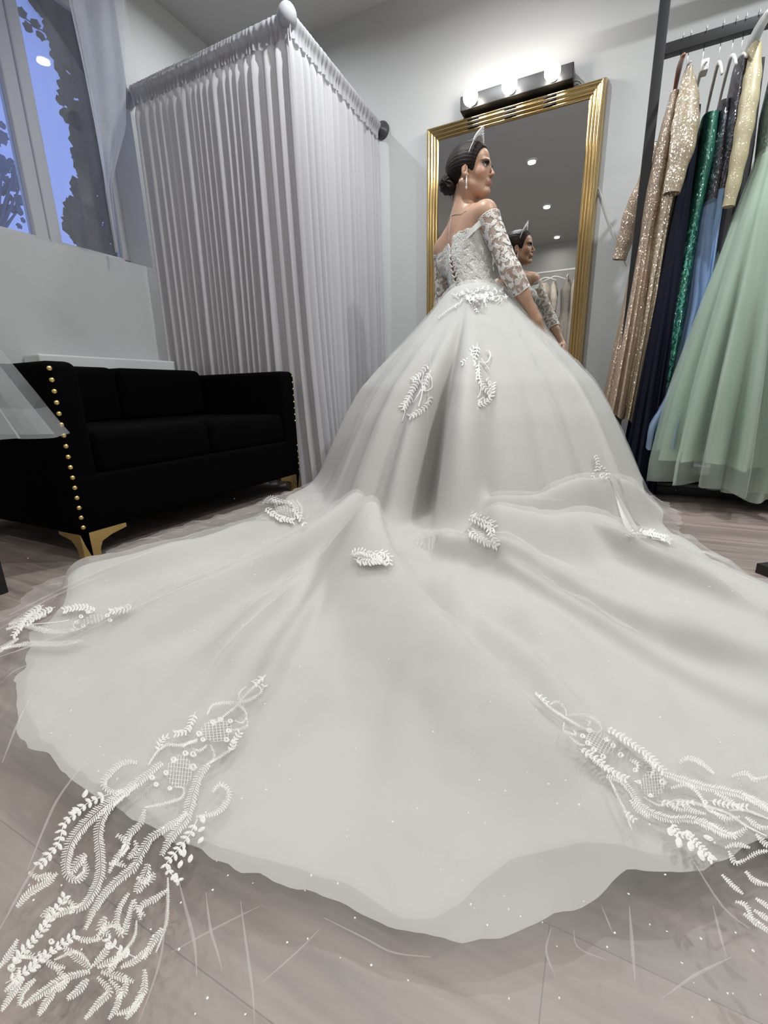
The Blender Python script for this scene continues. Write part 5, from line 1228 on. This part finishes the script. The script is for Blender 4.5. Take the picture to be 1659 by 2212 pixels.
def garment(label, x, mtb, mts, prof, hem, cat='dress', npl=16, amp=.10, group=None, sleeves=(), seed=0, cy=2.70, name='evening_gown', layers=1, split=None, mt_layer=None):
    """prof: (z, centre x, centre y, half width across x, half width along y); pleats deepen downwards"""
    g = empty(name, (x, cy, prof[0][0]), label, cat, group)
    r2 = np.random.RandomState(seed+50)
    P = np.array(prof); zs_ = P[:, 0]; ph1, ph2 = r2.uniform(0, 6, 2)
    def loft(z0, z1, m, k=1.0, noise=0, top=False):
        n = 120; th = np.linspace(0, 2*math.pi, n, endpoint=False); G = np.zeros((n, m, 3))
        for j in range(m):
            z = z0+(z1-z0)*j/(m-1); v = [np.interp(-z, -zs_, P[:, q]) for q in (1, 2, 3, 4)]
            t = np.clip((P[0, 0]-z)/(P[0, 0]-P[-1, 0]), 0, 1)
            w_ = 1+amp*smoothstep(.15, .9, t)*(np.sin(th*npl+ph1+.8*math.sin(3*t))+.5*np.sin(th*(npl*1.7)//1+ph2))+noise*np.sin(th*23+k*3)*t
            se = 1.0
            G[:, j, 0] = x*0+v[0]+v[2]*k*w_*np.cos(th); G[:, j, 1] = v[1]+v[3]*k*w_*np.sin(th); G[:, j, 2] = z+(.012*np.sin(th*5+ph1)*(t > .95))
        return G
    zs0 = split if split else P[0, 0]-(P[0, 0]-P[-1, 0])*.28
    b = MB(); G = loft(P[0, 0], zs0, 16); G[:, 0, 2] += .012*np.sin(np.linspace(0, 2*math.pi, 120, endpoint=False)*2+1.5); b.grid(G, cu=True); b.build('bodice', mtb, g)
    b = MB(); b.grid(loft(zs0, P[-1, 0], 34), cu=True); sk = b.build('skirt', mts, g)
    for l in range(1, layers):
        b = MB(); b.grid(loft(zs0-.02, P[-1, 0]+.05*l*(1 if l % 2 else -1), 30, 1+.06*l, .03), cu=True); b.build('skirt_layer', mt_layer or mts, sk)
    for (pts, rad, mt_) in sleeves:
        b = MB(); pts = np.array(pts, float); q = dens_line(pts, .02); rr = np.interp(np.linspace(0, 1, len(q)), np.linspace(0, 1, len(rad)), rad); rr = rr*(1+.05*np.sin(np.arange(len(q))*1.3))
        b.tube(q, rr, 14, cap=False); b.build('sleeve', mt_, g)
    return g
M_rose = sequin('rose_beige_sequins', (.40, .29, .21), (1, .9, .8), 260, .3)
M_champ = sequin('champagne_sequins', (.50, .40, .27), (1, .95, .85), 200, .4)
M_navy = mat('navy_crepe', (.006, .008, .020), .8, noise=(6, .2), spec=.2)
M_green = sequin('emerald_lace', (.03, .17, .12), (.5, .95, .8), 130, .25)
M_greens = mat('emerald_satin', (.015, .10, .075), .5, bump=(40, .6), noise=(25, .5))
M_greens2 = sequin('emerald_leaf_lace', (.03, .17, .12), (.5, .95, .8), 160, .12); nt = M_greens2.node_tree
_w = nt.nodes.new('ShaderNodeTexWave'); _w.inputs['Scale'].default_value = 14; _w.inputs['Distortion'].default_value = 9; _w.inputs['Detail'].default_value = 3; _w.inputs['Detail Scale'].default_value = 2.5
_r = nt.nodes.new('ShaderNodeValToRGB'); _r.color_ramp.elements[0].position = .55; _r.color_ramp.elements[0].color = (.010, .085, .060, 1); _r.color_ramp.elements[1].position = .72; _r.color_ramp.elements[1].color = (.10, .42, .31, 1)
_t = nt.nodes.new('ShaderNodeTexCoord'); nt.links.new(_t.outputs['Object'], _w.inputs['Vector']); nt.links.new(_w.outputs['Fac'], _r.inputs[0]); nt.links.new(_r.outputs[0], nt.nodes['Principled BSDF'].inputs['Base Color'])
M_blue = sheer('sky_blue_tulle', (.55, .72, .98), .55, .4, 5, .12)
M_blues = mat('sky_blue_lining', (.36, .54, .86), .6)
M_char = sequin('charcoal_lace', (.055, .05, .065), (.6, .6, .75), 150, .2)
M_grey = sheer('slate_chiffon', (.12, .115, .125), .9, .3)
M_cream = sequin('cream_knit', (.55, .48, .31), (1, .95, .8), 350, .06)
M_sage = sheer('sage_tulle', (.70, .82, .72), .45, .4, 6, .12, (1, 1, .25))
M_sages = mat('sage_lining', (.52, .63, .54), .7, noise=(5, .06))
M_sageb = sequin('sage_sequins', (.33, .50, .42), (.85, 1, .95), 180, .35)
# hangers (each hooks over the rail)
hanger(.152, 2.70, RAILZ, MT['wood_hanger'], 'brown wooden hanger next to the black rack post', thick=.009, neck=.095)
hanger(.180, 2.70, RAILZ, MT['white_metal'], 'thin silver hanger holding the champagne sequin gown', thick=.004, neck=.11, drop=.07)
hanger(.235, 2.70, RAILZ, MT['white_plastic'], 'white plastic hanger with a square white tag, over the navy gown', thick=.006, neck=.13, half=.17)
b = MB(); b.box(.222, .250, 2.585, 2.635, 1.80, 1.84, .003); o = b.build('paper_tag', MT['white_plastic'], None); setp(o, 'small square white tag hanging beside the champagne gown', 'tag')
hanger(.293, 2.70, RAILZ, MT['cord'], 'pale grey hanger with the emerald lace gown', thick=.006, neck=.12, drop=.12, half=.17)
hanger(.336, 2.70, RAILZ, MT['white_plastic'], 'white hanger carrying the sky-blue tulle gown', thick=.006, neck=.11, drop=.11, half=.17)
hanger(.368, 2.70, RAILZ, MT['cord'], 'cream-tipped hanger carrying the charcoal lace gown', thick=.006, neck=.12, drop=.08, half=.16)
hanger(.410, 2.70, RAILZ, MT['white_plastic'], 'wide white plastic hanger at the top right edge, above the cream sleeve', thick=.017, neck=.06, drop=.05, half=.22)
hanger(.52, 2.70, RAILZ, MT['cord'], 'hanger of the sage green tulle gown at the right edge', thick=.006, neck=.12, drop=.08, half=.16)
garment('rose-beige sequin gown with loose sleeves, leftmost on the rack behind the post', .115, M_rose, M_rose,
        [(1.78, .145, 2.72, .018, .12), (1.70, .14, 2.74, .03, .17), (1.45, .12, 2.76, .045, .15), (1.25, .105, 2.78, .045, .14), (.8, .085, 2.82, .06, .19), (.40, .062, 2.86, .075, .22)], .4, npl=11, amp=.09, seed=1,
        sleeves=[([(.135, 2.90, 1.70), (.09, 2.97, 1.56), (.045, 3.02, 1.45), (.015, 3.05, 1.33), (-.005, 3.06, 1.24)], [.04, .05, .055, .045, .035], M_rose)])
garment('champagne sequin gown with a wide hanging sleeve and narrow skirt', .19, M_champ, M_champ,
        [(1.83, .185, 2.68, .018, .12), (1.74, .185, 2.70, .032, .17), (1.5, .175, 2.72, .042, .15), (1.25, .165, 2.75, .042, .13), (.8, .150, 2.80, .045, .15), (.385, .125, 2.82, .055, .17)], .4, npl=9, amp=.10, seed=2,
        sleeves=[([(.182, 2.60, 1.80), (.187, 2.545, 1.70), (.190, 2.52, 1.58), (.186, 2.50, 1.47), (.176, 2.50, 1.40), (.170, 2.50, 1.345)], [.022, .036, .048, .050, .036, .034], M_champ)])
garment('long navy gown reaching the floor, between champagne and emerald gowns', .235, M_navy, M_navy,
        [(1.70, .235, 2.70, .014, .11), (1.5, .232, 2.70, .03, .14), (1.2, .225, 2.72, .045, .16), (.8, .215, 2.72, .055, .19), (.4, .205, 2.74, .070, .21), (.012, .195, 2.72, .085, .24)], 0, npl=13, amp=.11, seed=3)
garment('emerald green gown of leafy lace over satin', .285, M_green, M_greens2,
        [(1.66, .29, 2.70, .03, .12), (1.5, .288, 2.70, .035, .15), (1.25, .280, 2.72, .035, .13), (.8, .258, 2.76, .055, .18), (.4, .235, 2.80, .055, .20), (.12, .225, 2.84, .055, .21)], .1, npl=8, amp=.07, seed=4)
garment('sky-blue tulle gown whose hem flares out past the emerald gown', .335, M_char, M_blue,
        [(1.70, .335, 2.70, .02, .10), (1.45, .335, 2.70, .035, .13), (1.22, .332, 2.70, .035, .11), (.9, .350, 2.72, .050, .15), (.62, .335, 2.76, .065, .20), (.48, .30, 2.79, .085, .25), (.36, .265, 2.82, .105, .29)], .3, npl=9, amp=.13, seed=5, layers=3, mt_layer=M_blue)
garment('slate blue satin gown with a sequinned charcoal bodice', .36, M_char, M_blues,
        [(1.82, .366, 2.68, .016, .11), (1.6, .366, 2.68, .03, .13), (1.35, .360, 2.70, .032, .11), (1.0, .362, 2.70, .035, .12), (.6, .36, 2.72, .05, .15), (.35, .34, 2.74, .06, .20)], .3, npl=9, amp=.10, seed=6, split=1.36)
garment('cream knitted gown, its long straight sleeve hanging by the sage gown', .395, M_cream, M_grey,
        [(1.86, .40, 2.70, .014, .12), (1.7, .40, 2.70, .028, .15), (1.4, .398, 2.70, .03, .13), (1.0, .395, 2.72, .03, .14), (.5, .39, 2.74, .04, .16), (.15, .39, 2.75, .045, .18)], .1, npl=10, amp=.10, seed=7,
        sleeves=[([(.40, 2.60, 1.84), (.398, 2.54, 1.68), (.392, 2.51, 1.5), (.385, 2.50, 1.34), (.380, 2.50, 1.26)], [.02, .030, .032, .028, .022], M_cream)])
garment('dark slate chiffon gown in the shade beside the sage tulle gown', .43, M_grey, M_grey,
        [(1.80, .43, 2.70, .014, .12), (1.5, .43, 2.70, .03, .14), (1.2, .43, 2.70, .035, .13), (.8, .43, 2.72, .045, .18), (.22, .43, 2.74, .06, .22)], .1, npl=12, amp=.12, seed=8)
garment('large sage green tulle ball gown with glittering bodice at the right edge', .52, M_sageb, M_sages,
        [(1.78, .51, 2.62, .04, .10), (1.6, .52, 2.60, .065, .13), (1.42, .52, 2.58, .06, .11), (1.2, .515, 2.57, .10, .16), (.9, .53, 2.58, .160, .22), (.55, .53, 2.60, .205, .28), (.22, .53, 2.62, .235, .32)], .2, npl=15, amp=.17, seed=9, layers=3, split=1.45, mt_layer=M_sage)
garment('second sage tulle gown hanging lower, its frayed hem near the floor', .80, M_sageb, M_sages,
        [(1.78, .82, 2.62, .04, .10), (1.6, .83, 2.62, .065, .13), (1.42, .83, 2.62, .06, .11), (1.0, .78, 2.62, .12, .17), (.5, .73, 2.64, .15, .22), (.06, .69, 2.64, .17, .24)], .1, npl=10, amp=.11, seed=10, layers=2, mt_layer=M_sage)
# white gowns on a rack by the far wall, seen in the mirror
BY, BZ = -1.60, 2.285
rw = empty('clothes_rack', (-.6, BY, 0), 'white tube rack of bridal gowns behind the photographer, seen in the mirror', 'clothes rack')
b = MB(); b.tube([(-1.30, BY, BZ), (1.2, BY, BZ-.02)], .016, 10); b.build('rail', MT['white_metal'], rw)
for xx in (-1.30, 1.2):
    b = MB(); b.tube([(xx, BY, 0), (xx, BY, BZ)], .013, 10); b.build('post', MT['white_metal'], rw)
    b = MB(); b.box(xx-.02, xx+.02, BY-.25, BY+.25, 0, .03, .005); b.build('foot', MT['white_metal'], rw)
M_iv = mat('ivory_lace_gown', (.50, .46, .40), .7, bump=(60, .6), noise=(30, .2)); M_ivs = sheer('ivory_gown_tulle', (.60, .57, .52), .8, .35); M_gr = mat('grey_lace_gown', (.28, .26, .235), .7, bump=(60, .7), noise=(40, .35))
BG = [(-1.16, 'ivory beaded gown leftmost on the mirrored rack', M_iv, M_ivs, .08, .13), (-1.02, 'ivory gown with pale puff sleeves on the mirrored rack', M_iv, M_ivs, .09, .14), (-.88, 'champagne lace gown with full tulle skirt on the mirrored rack', M_iv, M_ivs, .05, .17),
      (-.69, 'tall grey beaded gown at the right of the mirrored rack', M_gr, M_gr, .07, .11), (-.58, 'ivory gown beside the grey beaded one, at the mirror edge', M_iv, M_ivs, .05, .12)]
for k, (xx, lab, m1, m2, hx0, hx1) in enumerate(BG):
    hanger(xx, BY, BZ+.014, MT['white_plastic'], 'white hanger of the '+lab, thick=.008, neck=.09, drop=.06, half=.17, axis='x' if k in (1, 2) else 'y', group='hangers on the mirrored rack')
    garment(lab, xx, m1, m2, [(BZ-.16, xx, BY, hx0*.5, .12), (BZ-.30, xx, BY, hx0*1.3, .15), (BZ-.62, xx, BY, hx0*1.0, .12), (BZ-.8, xx, BY, hx0*1.7, .16), (BZ-1.3, xx, BY, hx1*.9, .22), (BZ-1.95, xx, BY, hx1*1.1, .30)], 0, npl=9, amp=.10, seed=20+k, cy=BY, name='bridal_gown',
            sleeves=([([(xx, BY+.13, BZ-.22), (xx+.03, BY+.19, BZ-.42), (xx+.04, BY+.2, BZ-.60)], [.03, .05, .03], M_iv)] if k in (1, 2) else ()))
